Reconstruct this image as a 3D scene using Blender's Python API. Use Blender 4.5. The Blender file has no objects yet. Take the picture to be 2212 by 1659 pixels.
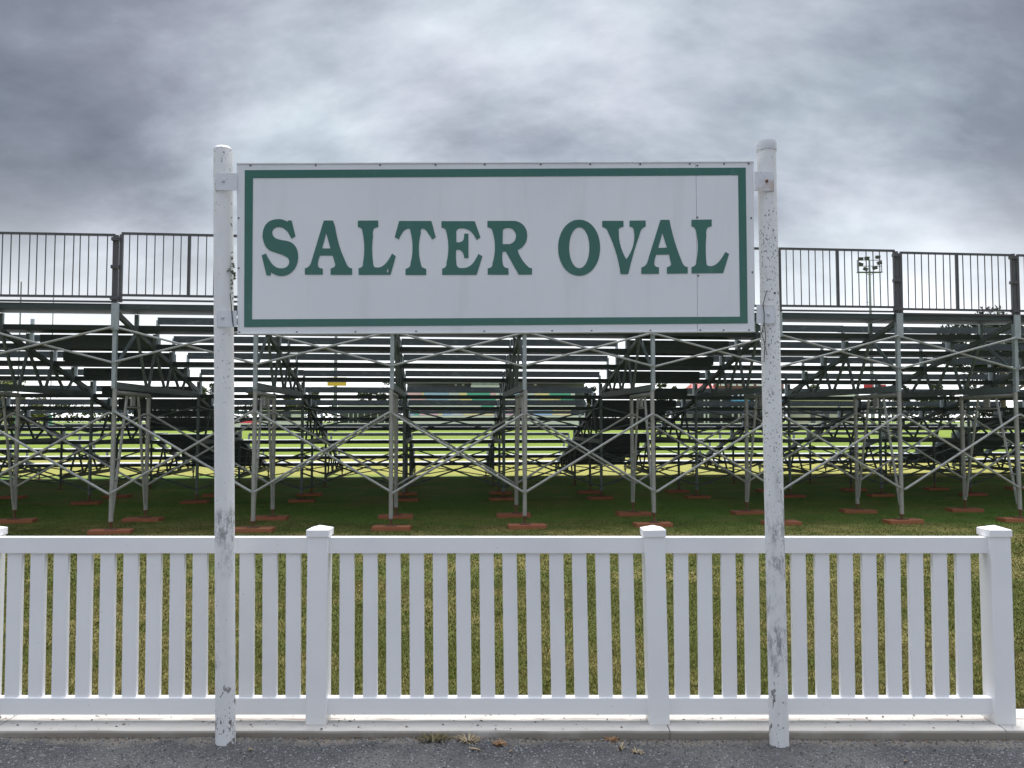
import bpy, bmesh, math, random
import numpy as np
from mathutils import Vector, Matrix, noise as mnoise
R = math.radians
random.seed(7); RNG = np.random.default_rng(7)
SC = bpy.context.scene
COL = SC.collection

# ------------------------------------------------------------------ camera
CAM_H = 1.60
F = 1671.0                      # focal length in units of a 2212 px wide picture
PITCH = math.atan(80.0 / F)
cd = bpy.data.cameras.new('camera'); cam = bpy.data.objects.new('camera', cd); COL.objects.link(cam)
cam.location = (0, 0, CAM_H); cam.rotation_euler = (R(90) + PITCH, 0, 0)
cd.sensor_width = 36; cd.lens = 36 * F / 2212; cd.clip_start = 0.05; cd.clip_end = 6000
SC.camera = cam

# ------------------------------------------------------------------ world: overcast sky
SUN_EL, SUN_AZ = R(77), R(14)          # azimuth clockwise from +Y
W = bpy.data.worlds.new('World'); SC.world = W; W.use_nodes = True
nt = W.node_tree; nt.nodes.clear()
def nd(t, **kw):
    n = nt.nodes.new(t)
    for k, v in kw.items(): setattr(n, k, v)
    return n
def lk(a, b): nt.links.new(a, b)
def mth(op, a, b=None, c=None, clamp=False):
    n = nd('ShaderNodeMath', operation=op); n.use_clamp = clamp
    for i, v in enumerate((a, b, c)):
        if v is None: continue
        if isinstance(v, (int, float)): n.inputs[i].default_value = v
        else: lk(v, n.inputs[i])
    return n.outputs[0]
def ramp(fac, stops):
    n = nd('ShaderNodeValToRGB'); lk(fac, n.inputs[0]); e = n.color_ramp.elements
    while len(e) < len(stops): e.new(0.5)
    for i, (p, c) in enumerate(stops): e[i].position = p; e[i].color = (*c, 1)
    return n.outputs[0]
def mixc(fac, a, b, mode='MIX'):
    n = nd('ShaderNodeMix', data_type='RGBA', blend_type=mode)
    for s, v in ((n.inputs[0], fac), (n.inputs[6], a), (n.inputs[7], b)):
        if isinstance(v, (int, float)): s.default_value = v
        elif isinstance(v, tuple): s.default_value = (*v, 1)
        else: lk(v, s)
    return n.outputs[2]
tc = nd('ShaderNodeTexCoord'); sep = nd('ShaderNodeSeparateXYZ'); lk(tc.outputs['Generated'], sep.inputs[0])
dx, dy, dz = sep.outputs
zz = mth('MAXIMUM', dz, 0.0)
den = mth('ADD', zz, 0.62)
comb = nd('ShaderNodeCombineXYZ'); lk(mth('DIVIDE', dx, den), comb.inputs[0]); lk(mth('DIVIDE', dy, den), comb.inputs[1])
def cloudnoise(scale, detail, rough, rot, sx, sy, loc, dist=0.0):
    m = nd('ShaderNodeMapping'); lk(comb.outputs[0], m.inputs[0])
    m.inputs['Rotation'].default_value = (0, 0, R(rot)); m.inputs['Scale'].default_value = (sx, sy, 1); m.inputs['Location'].default_value = (*loc, 0)
    n = nd('ShaderNodeTexNoise'); lk(m.outputs[0], n.inputs['Vector'])
    n.inputs['Scale'].default_value = scale; n.inputs['Detail'].default_value = detail; n.inputs['Roughness'].default_value = rough; n.inputs['Distortion'].default_value = dist
    return n.outputs[0]
c1 = cloudnoise(2.2, 10, 0.58, 38, 0.75, 1.3, (3.1, 1.7), 0.2)
c2 = cloudnoise(6.0, 8, 0.55, 36, 0.75, 1.2, (0.4, 5.2), 0.2)
c3 = cloudnoise(0.9, 2, 0.5, 0, 1, 1, (6.3, 2.2))
cs = mth('ADD', mth('ADD', mth('MULTIPLY', c1, 0.64), mth('MULTIPLY', c2, 0.25)), mth('MULTIPLY', c3, 0.11))
# a thinner, brighter part of the cloud deck in the middle of the view
dotn = nd('ShaderNodeVectorMath', operation='DOT_PRODUCT'); lk(tc.outputs['Generated'], dotn.inputs[0]); dotn.inputs[1].default_value = Vector((0.07, 0.95, 0.30)).normalized()
thin = mth('MULTIPLY_ADD', dotn.outputs['Value'], 5.0, -4.0, clamp=True)
cs = mth('ADD', cs, mth('MULTIPLY', mth('ADD', thin, -0.62), 0.16))
cloud = ramp(cs, [(0.36, (0.050, 0.055, 0.063)), (0.45, (0.086, 0.094, 0.107)), (0.52, (0.142, 0.156, 0.173)), (0.59, (0.215, 0.234, 0.251)), (0.69, (0.325, 0.345, 0.358))])
tintn = cloudnoise(3.0, 3, 0.5, 10, 1, 1, (9.0, 4.0))
cloud = mixc(1.0, cloud, ramp(tintn, [(0.38, (0.98, 1.01, 1.01)), (0.62, (1.03, 0.99, 1.015))]), 'MULTIPLY')
# bright band low over the horizon, brighter vault overhead (overcast sky law)
low = mth('POWER', mth('SUBTRACT', 1.0, mth('MULTIPLY', zz, 3.3, clamp=True)), 1.9)
cloud = mixc(mth('MULTIPLY', low, 0.95), cloud, (0.80, 0.815, 0.825))
up = mth('MULTIPLY_ADD', mth('POWER', mth('MULTIPLY_ADD', zz, 2.0, -1.0, clamp=True), 1.0), 8.0, 1.0)
sky = nd('ShaderNodeTexSky', sky_type='NISHITA'); sky.sun_disc = False
sky.sun_elevation = SUN_EL; sky.sun_rotation = SUN_AZ; sky.air_density = 1.0; sky.dust_density = 2.0; sky.ozone_density = 1.0
nish = mixc(1.0, sky.outputs[0], (0.10, 0.10, 0.10), 'MULTIPLY')
allc = mixc(0.93, nish, cloud)
bg = nd('ShaderNodeBackground'); lk(allc, bg.inputs[0]); lk(up, bg.inputs[1])
wo = nd('ShaderNodeOutputWorld'); lk(bg.outputs[0], wo.inputs[0])

# ------------------------------------------------------------------ sun behind the cloud
sl = bpy.data.lights.new('sun', 'SUN'); sl.energy = 1.5; sl.angle = R(35); sl.color = (1.0, 0.975, 0.94)
so = bpy.data.objects.new('sun', sl); COL.objects.link(so)
sd = Vector((math.sin(SUN_AZ) * math.cos(SUN_EL), math.cos(SUN_AZ) * math.cos(SUN_EL), math.sin(SUN_EL)))
so.rotation_euler = sd.to_track_quat('Z', 'Y').to_euler(); so.location = (0, -5, 30)
SC.render.engine = 'CYCLES'
vs = SC.view_settings; vs.view_transform = 'Standard'; vs.look = 'None'; vs.exposure = 1.48; vs.gamma = 1.0; vs.use_curve_mapping = False

# ------------------------------------------------------------------ helpers
C_, S_ = math.cos(PITCH), math.sin(PITCH)
def ray(x, y):
    u = (x - 1106.0) / F; v = (829.5 - y) / F
    return Vector((u, C_ - v * S_, S_ + v * C_))
def px(x, y, Y):
    d = ray(x, y); t = Y / d.y
    return Vector((d.x * t, Y, CAM_H + d.z * t))
def gpx(x, y, z=0.0):
    d = ray(x, y); t = (z - CAM_H) / d.z
    return Vector((d.x * t, d.y * t, z))

def link(o): COL.objects.link(o); return o
def tag(o, label=None, cat=None, group=None, kind=None):
    if label: o['label'] = label
    if cat: o['category'] = cat
    if group: o['group'] = group
    if kind: o['kind'] = kind
    return o
def empty(name, loc=(0, 0, 0), rz=0, parent=None):
    o = bpy.data.objects.new(name, None); link(o); o.location = loc; o.rotation_euler = (0, 0, rz); o.empty_display_size = 0.1
    if parent: o.parent = parent
    return o

class MB:
    def __init__(s): s.v = []; s.f = []
    def add(s, vs, fs):
        b = len(s.v); s.v += [tuple(v) for v in vs]; s.f += [tuple(b + i for i in f) for f in fs]; return s
    def box(s, x0, x1, y0, y1, z0, z1):
        return s.add([(x0,y0,z0),(x1,y0,z0),(x1,y1,z0),(x0,y1,z0),(x0,y0,z1),(x1,y0,z1),(x1,y1,z1),(x0,y1,z1)],
                     [(0,3,2,1),(4,5,6,7),(0,1,5,4),(1,2,6,5),(2,3,7,6),(3,0,4,7)])
    def tube(s, a, b, r, n=10, r2=None, caps=True):
        a, b = Vector(a), Vector(b); r2 = r if r2 is None else r2
        d = (b - a).normalized(); p = d.orthogonal().normalized(); q = d.cross(p)
        vs = []
        for c, rr in ((a, r), (b, r2)):
            for i in range(n):
                t = 2 * math.pi * (i + .5) / n; vs.append(c + p * (math.cos(t) * rr) + q * (math.sin(t) * rr))
        fs = [(i, (i + 1) % n, n + (i + 1) % n, n + i) for i in range(n)]
        if caps: fs += [tuple(range(n))[::-1], tuple(range(n, 2 * n))]
        return s.add(vs, fs)
    def bar(s, a, b, wx, wz, upv=(0, 0, 1)):          # rectangular bar from a to b
        a, b = Vector(a), Vector(b); d = (b - a).normalized(); side = d.cross(Vector(upv))
        if side.length < 1e-4: side = d.cross(Vector((0, 1, 0)))
        side.normalize(); up_ = side.cross(d)
        vs = []
        for c in (a, b):
            for i, j in ((-1,-1),(1,-1),(1,1),(-1,1)): vs.append(c + side * (i * wx / 2) + up_ * (j * wz / 2))
        return s.add(vs, [(0,3,2,1),(4,5,6,7),(0,1,5,4),(1,2,6,5),(2,3,7,6),(3,0,4,7)])
    def path(s, pts, r, n=8):
        for a, b in zip(pts[:-1], pts[1:]): s.tube(a, b, r, n)
        return s
    def mesh(s, name, mat=None, smooth=False, bevel=0):
        m = bpy.data.meshes.new(name); m.from_pydata(s.v, [], s.f); m.update()
        bm = bmesh.new(); bm.from_mesh(m)
        bmesh.ops.recalc_face_normals(bm, faces=bm.faces[:])
        if bevel:
            bmesh.ops.bevel(bm, geom=[e for e in bm.edges if e.calc_face_angle(0) > 0.6], offset=bevel, segments=2, profile=0.6, affect='EDGES')
        bm.to_mesh(m); bm.free()
        if smooth:
            m.polygons.foreach_set('use_smooth', [True] * len(m.polygons))
            try: m.set_sharp_from_angle(angle=R(38))
            except Exception: pass
        if mat: m.materials.append(mat)
        return m
    def build(s, name, mat, parent=None, smooth=False, bevel=0, loc=None):
        o = bpy.data.objects.new(name, s.mesh(name, mat, smooth, bevel)); link(o)
        if parent: o.parent = parent
        if loc: o.location = loc
        return o
def inst(name, mesh, parent=None, loc=(0, 0, 0), rot=(0, 0, 0)):
    o = bpy.data.objects.new(name, mesh); link(o); o.parent = parent; o.location = loc; o.rotation_euler = rot
    return o

# ------------------------------------------------------------------ materials
class MT:
    """small node-graph builder; coordinates are world positions so copies never repeat"""
    def __init__(s, name, rough=0.6, metal=0.0, spec=0.5):
        s.m = bpy.data.materials.new(name); s.m.use_nodes = True; s.t = s.m.node_tree
        s.b = s.t.nodes['Principled BSDF']; s.b.inputs['Roughness'].default_value = rough; s.b.inputs['Metallic'].default_value = metal
        s.b.inputs['Specular IOR Level'].default_value = spec
        s.g = s.t.nodes.new('ShaderNodeNewGeometry')
    def n(s, t, **kw):
        x = s.t.nodes.new(t)
        for k, v in kw.items(): setattr(x, k, v)
        return x
    def l(s, a, b): s.t.links.new(a, b)
    def noise(s, scale, detail=4, rough=0.55, sc=(1, 1, 1), dist=0.0, loc=(0, 0, 0)):
        mp = s.n('ShaderNodeMapping'); s.l(s.g.outputs['Position'], mp.inputs[0]); mp.inputs['Scale'].default_value = sc; mp.inputs['Location'].default_value = loc
        x = s.n('ShaderNodeTexNoise'); s.l(mp.outputs[0], x.inputs['Vector'])
        x.inputs['Scale'].default_value = scale; x.inputs['Detail'].default_value = detail; x.inputs['Roughness'].default_value = rough; x.inputs['Distortion'].default_value = dist
        return x.outputs[0]
    def math(s, op, a, b=None, c=None, clamp=False):
        x = s.n('ShaderNodeMath', operation=op); x.use_clamp = clamp
        for i, v in enumerate((a, b, c)):
            if v is None: continue
            if isinstance(v, (int, float)): x.inputs[i].default_value = v
            else: s.l(v, x.inputs[i])
        return x.outputs[0]
    def step(s, fac, lo, hi):
        x = s.n('ShaderNodeMapRange'); x.interpolation_type = 'SMOOTHSTEP'; s.l(fac, x.inputs[0]); x.inputs[1].default_value = lo; x.inputs[2].default_value = hi
        return x.outputs[0]
    def pos(s, axis):
        x = s.n('ShaderNodeSeparateXYZ'); s.l(s.g.outputs['Position'], x.inputs[0]); return x.outputs[axis]
    def ramp(s, fac, stops):
        x = s.n('ShaderNodeValToRGB'); s.l(fac, x.inputs[0]); e = x.color_ramp.elements
        while len(e) < len(stops): e.new(0.5)
        for i, (p, c) in enumerate(stops): e[i].position = p; e[i].color = (*c, 1)
        return x.outputs[0]
    def mix(s, fac, a, b, mode='MIX'):
        x = s.n('ShaderNodeMix', data_type='RGBA', blend_type=mode)
        for k, v in ((0, fac), (6, a), (7, b)):
            if isinstance(v, (int, float)): x.inputs[k].default_value = v
            elif isinstance(v, tuple): x.inputs[k].default_value = (*v, 1)
            else: s.l(v, x.inputs[k])
        return x.outputs[2]
    def col(s, c):
        if isinstance(c, tuple): s.b.inputs['Base Color'].default_value = (*c, 1)
        else: s.l(c, s.b.inputs['Base Color'])
        return s
    def rough(s, fac, lo, hi):
        x = s.n('ShaderNodeMapRange'); s.l(fac, x.inputs[0]); x.inputs[3].default_value = lo; x.inputs[4].default_value = hi; s.l(x.outputs[0], s.b.inputs['Roughness']); return s
    def bump(s, fac, strength=0.3, dist=0.01):
        x = s.n('ShaderNodeBump'); x.inputs['Strength'].default_value = strength; x.inputs['Distance'].default_value = dist
        s.l(fac, x.inputs['Height']); s.l(x.outputs[0], s.b.inputs['Normal']); return s

def simple(name, c, rough=0.6, metal=0.0, var=0.18, scale=6.0, bump=0.0, spec=0.5):
    t = MT(name, rough, metal, spec); f = t.noise(scale, 5)
    t.col(t.mix(f, tuple(x * (1 - var) for x in c), tuple(min(1, x * (1 + var)) for x in c)))
    if bump: t.bump(t.noise(scale * 8, 4), bump, 0.004)
    return t.m

def m_pvc():
    t = MT('fence_white_vinyl', 0.38); f = t.noise(2.3, 4); g = t.noise(38, 3, sc=(1, 1, 0.25))
    c = t.mix(t.step(f, 0.35, 0.75), (0.86, 0.855, 0.855), (0.81, 0.805, 0.81))
    lowz = t.step(t.math('ADD', t.pos(2), t.math('MULTIPLY', f, 0.06)), 0.20, 0.02)
    c = t.mix(t.math('MULTIPLY', lowz, 0.28), c, (0.52, 0.48, 0.40))
    sp = t.step(t.noise(55, 2, 0.5), 0.74, 0.78)
    c = t.mix(t.math('MULTIPLY', sp, 0.35), c, (0.45, 0.42, 0.38))
    t.col(c).bump(g, 0.03, 0.002); return t.m
def m_post(seed, heavy):
    t = MT('sign_post_flaking_white_paint', 0.55); z = t.pos(2)
    big = t.noise(3.0, 4, 0.6, (1, 1, 0.7), loc=(seed, 0, 0)); speck = t.noise(95, 3, 0.55, (1, 1, 0.8), loc=(seed, 0, 0)); mid = t.noise(17, 5, 0.68, (1.6, 1.6, 0.5), loc=(0, seed, 0)); fine = t.noise(60, 4, 0.7, (1.4, 1.4, 0.6), loc=(2, seed, 0))
    c = t.mix(mid, (0.66, 0.66, 0.655), (0.82, 0.815, 0.81))
    # grime smears between hip and head height on the heavy post, faint ones on the other
    zone = t.math('MULTIPLY', t.step(z, 0.18, 0.45), t.step(z, 1.55, 1.05))
    film = t.math('MULTIPLY', t.step(t.math('ADD', big, t.math('MULTIPLY', t.math('SUBTRACT', zone, 0.6), 0.20)), 0.50, 0.64), t.step(t.math('ADD', t.math('MULTIPLY', mid, .6), t.math('MULTIPLY', fine, .4)), 0.44, 0.58))
    c = t.mix(t.math('MULTIPLY', film, 0.25 + 0.5 * heavy), c, (0.15, 0.155, 0.15))
    thr = t.math('ADD', speck, t.math('MULTIPLY', t.math('SUBTRACT', t.step(big, 0.40, 0.66), 1.0), 0.10))
    sp = t.step(thr, 0.620 - 0.03 * heavy, 0.648 - 0.03 * heavy)
    c = t.mix(t.math('MULTIPLY', sp, 0.85), c, (0.12, 0.12, 0.115))
    foot = t.step(z, 0.36, 0.03); fl = t.step(t.math('ADD', t.noise(26, 4, 0.6, (1, 1, 0.5), loc=(seed, 3, 0)), t.math('MULTIPLY', foot, 0.13)), 0.665, 0.685)
    c = t.mix(t.math('MULTIPLY', fl, t.step(z, 0.5, 0.2)), c, (0.20, 0.185, 0.175))
    t.col(c).bump(t.math('ADD', t.math('MULTIPLY', sp, -0.6), t.math('MULTIPLY', mid, 0.4)), 0.25, 0.002); return t.m
def m_plate(rust):
    t = MT('painted_bracket_plate', 0.55); f = t.noise(30, 5, 0.6); e = t.noise(7, 4, 0.6)
    c = t.mix(f, (0.62, 0.63, 0.65), (0.72, 0.73, 0.75))
    c = t.mix(t.math('MULTIPLY', t.step(e, 0.62 - rust * 0.12, 0.76 - rust * 0.1), 0.75 * rust), c, (0.40, 0.24, 0.13))
    sp = t.step(t.noise(80, 3), 0.66, 0.70); c = t.mix(t.math('MULTIPLY', sp, 0.6), c, (0.2, 0.19, 0.18))
    t.col(c); return t.m
def m_signwhite():
    t = MT('sign_white_enamel', 0.30); f = t.noise(1.3, 4); st = t.noise(9, 4, 0.6, (1, 1, 0.12)); sp = t.step(t.noise(60, 2), 0.745, 0.775)
    c = t.mix(t.step(f, 0.3, 0.7), (0.70, 0.715, 0.725), (0.76, 0.77, 0.775))
    c = t.mix(t.math('MULTIPLY', t.step(st, 0.50, 0.78), 0.22), c, (0.47, 0.48, 0.47))
    c = t.mix(t.math('MULTIPLY', sp, 0.25), c, (0.3, 0.3, 0.28)); t.col(c).rough(st, 0.24, 0.42); return t.m
def m_signgreen():
    t = MT('sign_green_vinyl', 0.32); f = t.noise(3.0, 5, 0.6); st = t.noise(22, 4, 0.6, (1, 1, 0.3)); sc = t.step(t.noise(120, 2), 0.77, 0.79)
    c = t.mix(f, (0.026, 0.118, 0.092), (0.040, 0.158, 0.122))
    c = t.mix(t.math('MULTIPLY', t.step(st, 0.55, 0.8), 0.30), c, (0.11, 0.25, 0.20))
    c = t.mix(t.math('MULTIPLY', sc, 0.5), c, (0.5, 0.56, 0.54)); t.col(c).rough(f, 0.25, 0.42); return t.m
def m_galv(name, a, b, dirt, rough=0.55, metal=0.25, amount=0.5):
    t = MT(name, rough, metal); f = t.noise(7, 5, 0.6); g = t.noise(42, 4, 0.6)
    c = t.mix(f, a, b); c = t.mix(t.math('MULTIPLY', t.step(g, 0.5, 0.7), amount), c, dirt)
    t.col(c).rough(g, rough - 0.1, rough + 0.15); return t.m
def m_plank(name='grimy_aluminium_plank', k=1.0):
    t = MT(name, 0.75, 0.0, 0.3); f = t.noise(1.7, 6, 0.65, (0.7, 1, 2)); g = t.noise(11, 5, 0.7, (0.6, 1, 1.4)); h = t.noise(45, 4, 0.6)
    c = t.mix(f, (0.038 * k, 0.052 * k, 0.053 * k), (0.072 * k, 0.090 * k, 0.088 * k))
    c = t.mix(t.math('MULTIPLY', t.step(g, 0.52, 0.72), 0.5), c, (0.115, 0.135, 0.125))
    c = t.mix(t.math('MULTIPLY', t.step(h, 0.56, 0.70), 0.45), c, (0.035, 0.042, 0.042))
    # upper faces: clean bare metal, paled further to stand in for sky glare
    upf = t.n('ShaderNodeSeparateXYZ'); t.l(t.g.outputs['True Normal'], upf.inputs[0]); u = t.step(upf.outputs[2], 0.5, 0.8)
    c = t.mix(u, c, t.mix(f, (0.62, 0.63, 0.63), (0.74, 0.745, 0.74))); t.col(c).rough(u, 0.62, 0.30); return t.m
def m_timber():
    t = MT('red_hardwood_block', 0.8); f = t.noise(3, 3); g = t.noise(22, 5, 0.6, (0.25, 1.6, 1.6)); oi = t.n('ShaderNodeObjectInfo')
    c = t.mix(g, (0.22, 0.070, 0.026), (0.48, 0.175, 0.066)); c = t.mix(t.math('MULTIPLY', f, 0.35), c, (0.22, 0.12, 0.08))
    c = t.mix(t.math('MULTIPLY', oi.outputs['Random'], 0.5), c, (0.26, 0.075, 0.045)); t.col(c).bump(g, 0.3, 0.006); return t.m
def m_lawn():
    t = MT('lawn_turf', 0.9, 0, 0.2); y = t.pos(1)
    a = t.noise(0.55, 5, 0.6); b = t.noise(2.6, 5, 0.65); c_ = t.noise(30, 5, 0.7); d = t.noise(130, 3, 0.6)
    lush_lifted = t.step(t.math('ADD', y, t.math('MULTIPLY', t.noise(0.8, 4), 3.0)), 12.2, 14.6)  # greener turf under the stand, also lightened to lift the shade there
    near = t.mix(t.step(t.math('ADD', t.math('MULTIPLY', a, .6), t.math('MULTIPLY', b, .4)), 0.44, 0.60), t.mix(lush_lifted, (0.075, 0.090, 0.018), (0.115, 0.235, 0.034)), t.mix(lush_lifted, (0.215, 0.180, 0.062), (0.20, 0.24, 0.055)))
    near = t.mix(t.math('MULTIPLY', t.step(c_, 0.35, 0.7), 0.45), near, (0.065, 0.105, 0.014))
    near = t.mix(t.math('MULTIPLY', t.step(d, 0.5, 0.72), 0.45), near, (0.20, 0.18, 0.075))
    dry = t.mix(t.noise(0.35, 5, 0.6, (0.6, 1, 1)), (0.25, 0.25, 0.055), (0.33, 0.305, 0.085))
    stripe = t.math('SINE', t.math('MULTIPLY', t.math('ADD', y, t.math('MULTIPLY', t.noise(0.1, 2), 3.0)), 0.62))
    fld = t.mix(t.step(stripe, -0.4, 0.4), (0.150, 0.215, 0.026), (0.185, 0.250, 0.034))
    fld = t.mix(t.math('MULTIPLY', t.noise(0.12, 4), 0.4), fld, (0.15, 0.175, 0.03))
    e1 = t.step(t.math('ADD', y, t.math('MULTIPLY', t.noise(0.6, 4), 2.0)), 21.2, 22.6); e2 = t.step(t.math('ADD', y, t.math('MULTIPLY', t.noise(0.3, 4), 4.0)), 31, 36)
    t.col(t.mix(e2, t.mix(e1, near, dry), fld)).bump(t.math('ADD', c_, t.math('MULTIPLY', d, 0.6)), 0.8, 0.03); return t.m
def m_grass():
    t = MT('grass_blade', 0.75, 0, 0.25); r = t.g.outputs['Random Per Island']; a = t.noise(0.55, 5, 0.6); b = t.noise(2.6, 5, 0.65)
    grn = t.ramp(r, [(0.0, (0.078, 0.088, 0.012)), (0.5, (0.100, 0.106, 0.017)), (0.9, (0.130, 0.128, 0.026)), (1.0, (0.20, 0.18, 0.060))])
    drc = t.ramp(r, [(0.0, (0.125, 0.106, 0.030)), (0.6, (0.165, 0.138, 0.044)), (1.0, (0.225, 0.19, 0.075))])
    k = t.step(t.math('ADD', t.math('MULTIPLY', a, .6), t.math('MULTIPLY', b, .4)), 0.46, 0.62)
    lush_lifted = t.step(t.math('ADD', t.pos(1), t.math('MULTIPLY', t.noise(0.8, 4), 3.0)), 12.0, 14.4)  # blades under the stand: greener, and paler to offset its shade
    t.col(t.mix(t.math('MULTIPLY', lush_lifted, 0.85), t.mix(k, grn, drc), t.mix(r, (0.10, 0.20, 0.028), (0.17, 0.24, 0.042)))); return t.m
def m_asphalt():
    t = MT('worn_asphalt', 0.88, 0, 0.3); a = t.noise(1.1, 4, 0.55); b = t.noise(230, 3, 0.7); c_ = t.noise(75, 4, 0.65); v = t.n('ShaderNodeTexVoronoi'); t.l(t.g.outputs['Position'], v.inputs['Vector']); v.inputs['Scale'].default_value = 130
    c = t.mix(t.step(a, 0.42, 0.60), (0.054, 0.056, 0.059), (0.100, 0.099, 0.097))
    c = t.mix(t.math('MULTIPLY', t.step(c_, 0.5, 0.68), 0.6), c, (0.045, 0.048, 0.056)); c = t.mix(t.math('MULTIPLY', t.step(b, 0.56, 0.70), 0.55), c, (0.19, 0.195, 0.20))
    edge = t.step(t.math('ADD', t.pos(1), t.math('MULTIPLY', t.noise(4.5, 4), 0.22)), 3.98, 4.07)
    c = t.mix(t.math('MULTIPLY', edge, 0.85), c, (0.20, 0.18, 0.15))
    t.col(c).bump(t.math('ADD', c_, v.outputs['Distance']), 0.8, 0.012); return t.m
def m_kerb():
    t = MT('pale_concrete_kerb', 0.85, 0, 0.3); a = t.noise(2.2, 5, 0.6); b = t.noise(60, 4, 0.6); s = t.noise(10, 4, 0.6, (0.5, 3, 1)); sp = t.step(t.noise(48, 2), 0.71, 0.735)
    c = t.mix(a, (0.40, 0.382, 0.35), (0.51, 0.492, 0.458)); c = t.mix(t.math('MULTIPLY', t.step(b, 0.5, 0.75), 0.25), c, (0.36, 0.34, 0.31))
    band = t.math('MULTIPLY', t.step(t.math('ABSOLUTE', t.math('SUBTRACT', t.pos(1), 4.123)), 0.016, 0.004), t.step(t.math('ADD', t.math('MULTIPLY', s, .7), t.math('MULTIPLY', t.noise(1.4, 3), .35)), 0.50, 0.58))
    c = t.mix(t.math('MULTIPLY', band, 0.75), c, (0.16, 0.085, 0.065)); c = t.mix(t.math('MULTIPLY', sp, 0.7), c, (0.09, 0.08, 0.07))
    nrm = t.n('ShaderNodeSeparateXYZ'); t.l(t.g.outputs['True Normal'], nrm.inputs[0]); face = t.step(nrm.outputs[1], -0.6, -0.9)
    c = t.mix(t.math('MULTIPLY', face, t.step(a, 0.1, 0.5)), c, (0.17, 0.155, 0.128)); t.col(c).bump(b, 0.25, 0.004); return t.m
def m_leaf(name, a, b, trans=0.0):
    t = MT(name, 0.7, 0, 0.3); c = t.mix(t.g.outputs['Random Per Island'], a, b); t.col(c); return t.m

M = dict(pvc=m_pvc(), postL=m_post(0.0, 1.0), postR=m_post(5.3, 1.0), plate=m_plate(0.15), rusty_plate=m_plate(0.75), swhite=m_signwhite(), sgreen=m_signgreen(),
    bolt=simple('painted_bolt', (0.55, 0.55, 0.56), 0.5), rust=simple('rusty_steel', (0.17, 0.085, 0.05), 0.85, 0.2, 0.4, 30), screw=simple('dull_screw', (0.16, 0.16, 0.16), 0.5, 0.6),
    moss=simple('moss_lichen', (0.085, 0.105, 0.060), 0.95, 0, 0.4, 60), black=simple('black_nylon', (0.012, 0.012, 0.013), 0.5),
    galv=m_galv('weathered_galvanised_pipe', (0.27, 0.27, 0.245), (0.43, 0.43, 0.395), (0.20, 0.175, 0.145)),
    brace=m_galv('brace_tube_galvanised', (0.30, 0.31, 0.295), (0.42, 0.425, 0.40), (0.22, 0.21, 0.18)),
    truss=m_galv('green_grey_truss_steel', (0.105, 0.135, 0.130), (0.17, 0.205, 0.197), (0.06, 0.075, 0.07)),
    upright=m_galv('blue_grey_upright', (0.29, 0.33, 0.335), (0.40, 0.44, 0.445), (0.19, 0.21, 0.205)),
    dark=m_galv('shade_darkened_steel', (0.055, 0.075, 0.073), (0.10, 0.125, 0.12), (0.03, 0.038, 0.037)),  # inner frames: same steel, colour darkened for the shade beneath the stand
    plank=m_plank(), seat=m_plank('blackened_seat_plank', 0.55), guard=m_galv('guardrail_grey_steel', (0.070, 0.070, 0.075), (0.105, 0.105, 0.108), (0.05, 0.048, 0.046)),
    timber=m_timber(), lawn=m_lawn(), grass=m_grass(), asphalt=m_asphalt(), kerb=m_kerb(),
    soil=m_leaf('soil_crumb', (0.035, 0.026, 0.018), (0.13, 0.09, 0.055)), stone=m_leaf('loose_aggregate', (0.030, 0.033, 0.037), (0.21, 0.215, 0.22)), straw=m_leaf('dry_grass', (0.15, 0.115, 0.065), (0.33, 0.27, 0.17)), weedg=m_leaf('weed_green', (0.05, 0.05, 0.018), (0.20, 0.16, 0.075)), brownleaf=m_leaf('dead_leaf', (0.12, 0.055, 0.025), (0.30, 0.18, 0.09)),
    )

# ================================================================== SETTING
def lawn_z(y): return 0.016 + 0.0065 * (min(max(y, 4.1), 40) - 4.1)
def terrain():
    ys = [4.20, 6, 9, 12, 16, 20, 30, 40, 80, 160, 400, 1000, 3000]; xs = [-3000, -400, -60, -20, -8, 0, 8, 20, 60, 400, 3000]
    mb = MB(); mb.v = [(x, y, lawn_z(y)) for y in ys for x in xs]; n = len(xs)
    mb.f = [(j * n + i, j * n + i + 1, (j + 1) * n + i + 1, (j + 1) * n + i) for j in range(len(ys) - 1) for i in range(n - 1)]
    tag(mb.build('lawn', M['lawn']), 'mown grass running under the stand to the playing field', kind='structure')
terrain()
def asphalt_z(x, y):
    z = 0.010 * mnoise.noise(Vector((x * 1.1, y * 2.0, 0.3))) + 0.0035 * mnoise.noise(Vector((x * 7, y * 9, 4.0)))
    for mx, my in ((-1.445, 3.88), (1.345, 3.88)): z += 0.016 * math.exp(-(((x - mx) / 0.16) ** 2 + ((y - my) / 0.10) ** 2))
    return z * (.6 if y > 3.8 else 1) + 0.006 + (0.003 - 0.013 * max(0, min(1, (x + .3) / 1.2))) * max(0, min(1, (y - 3.6) / 0.28))
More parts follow.
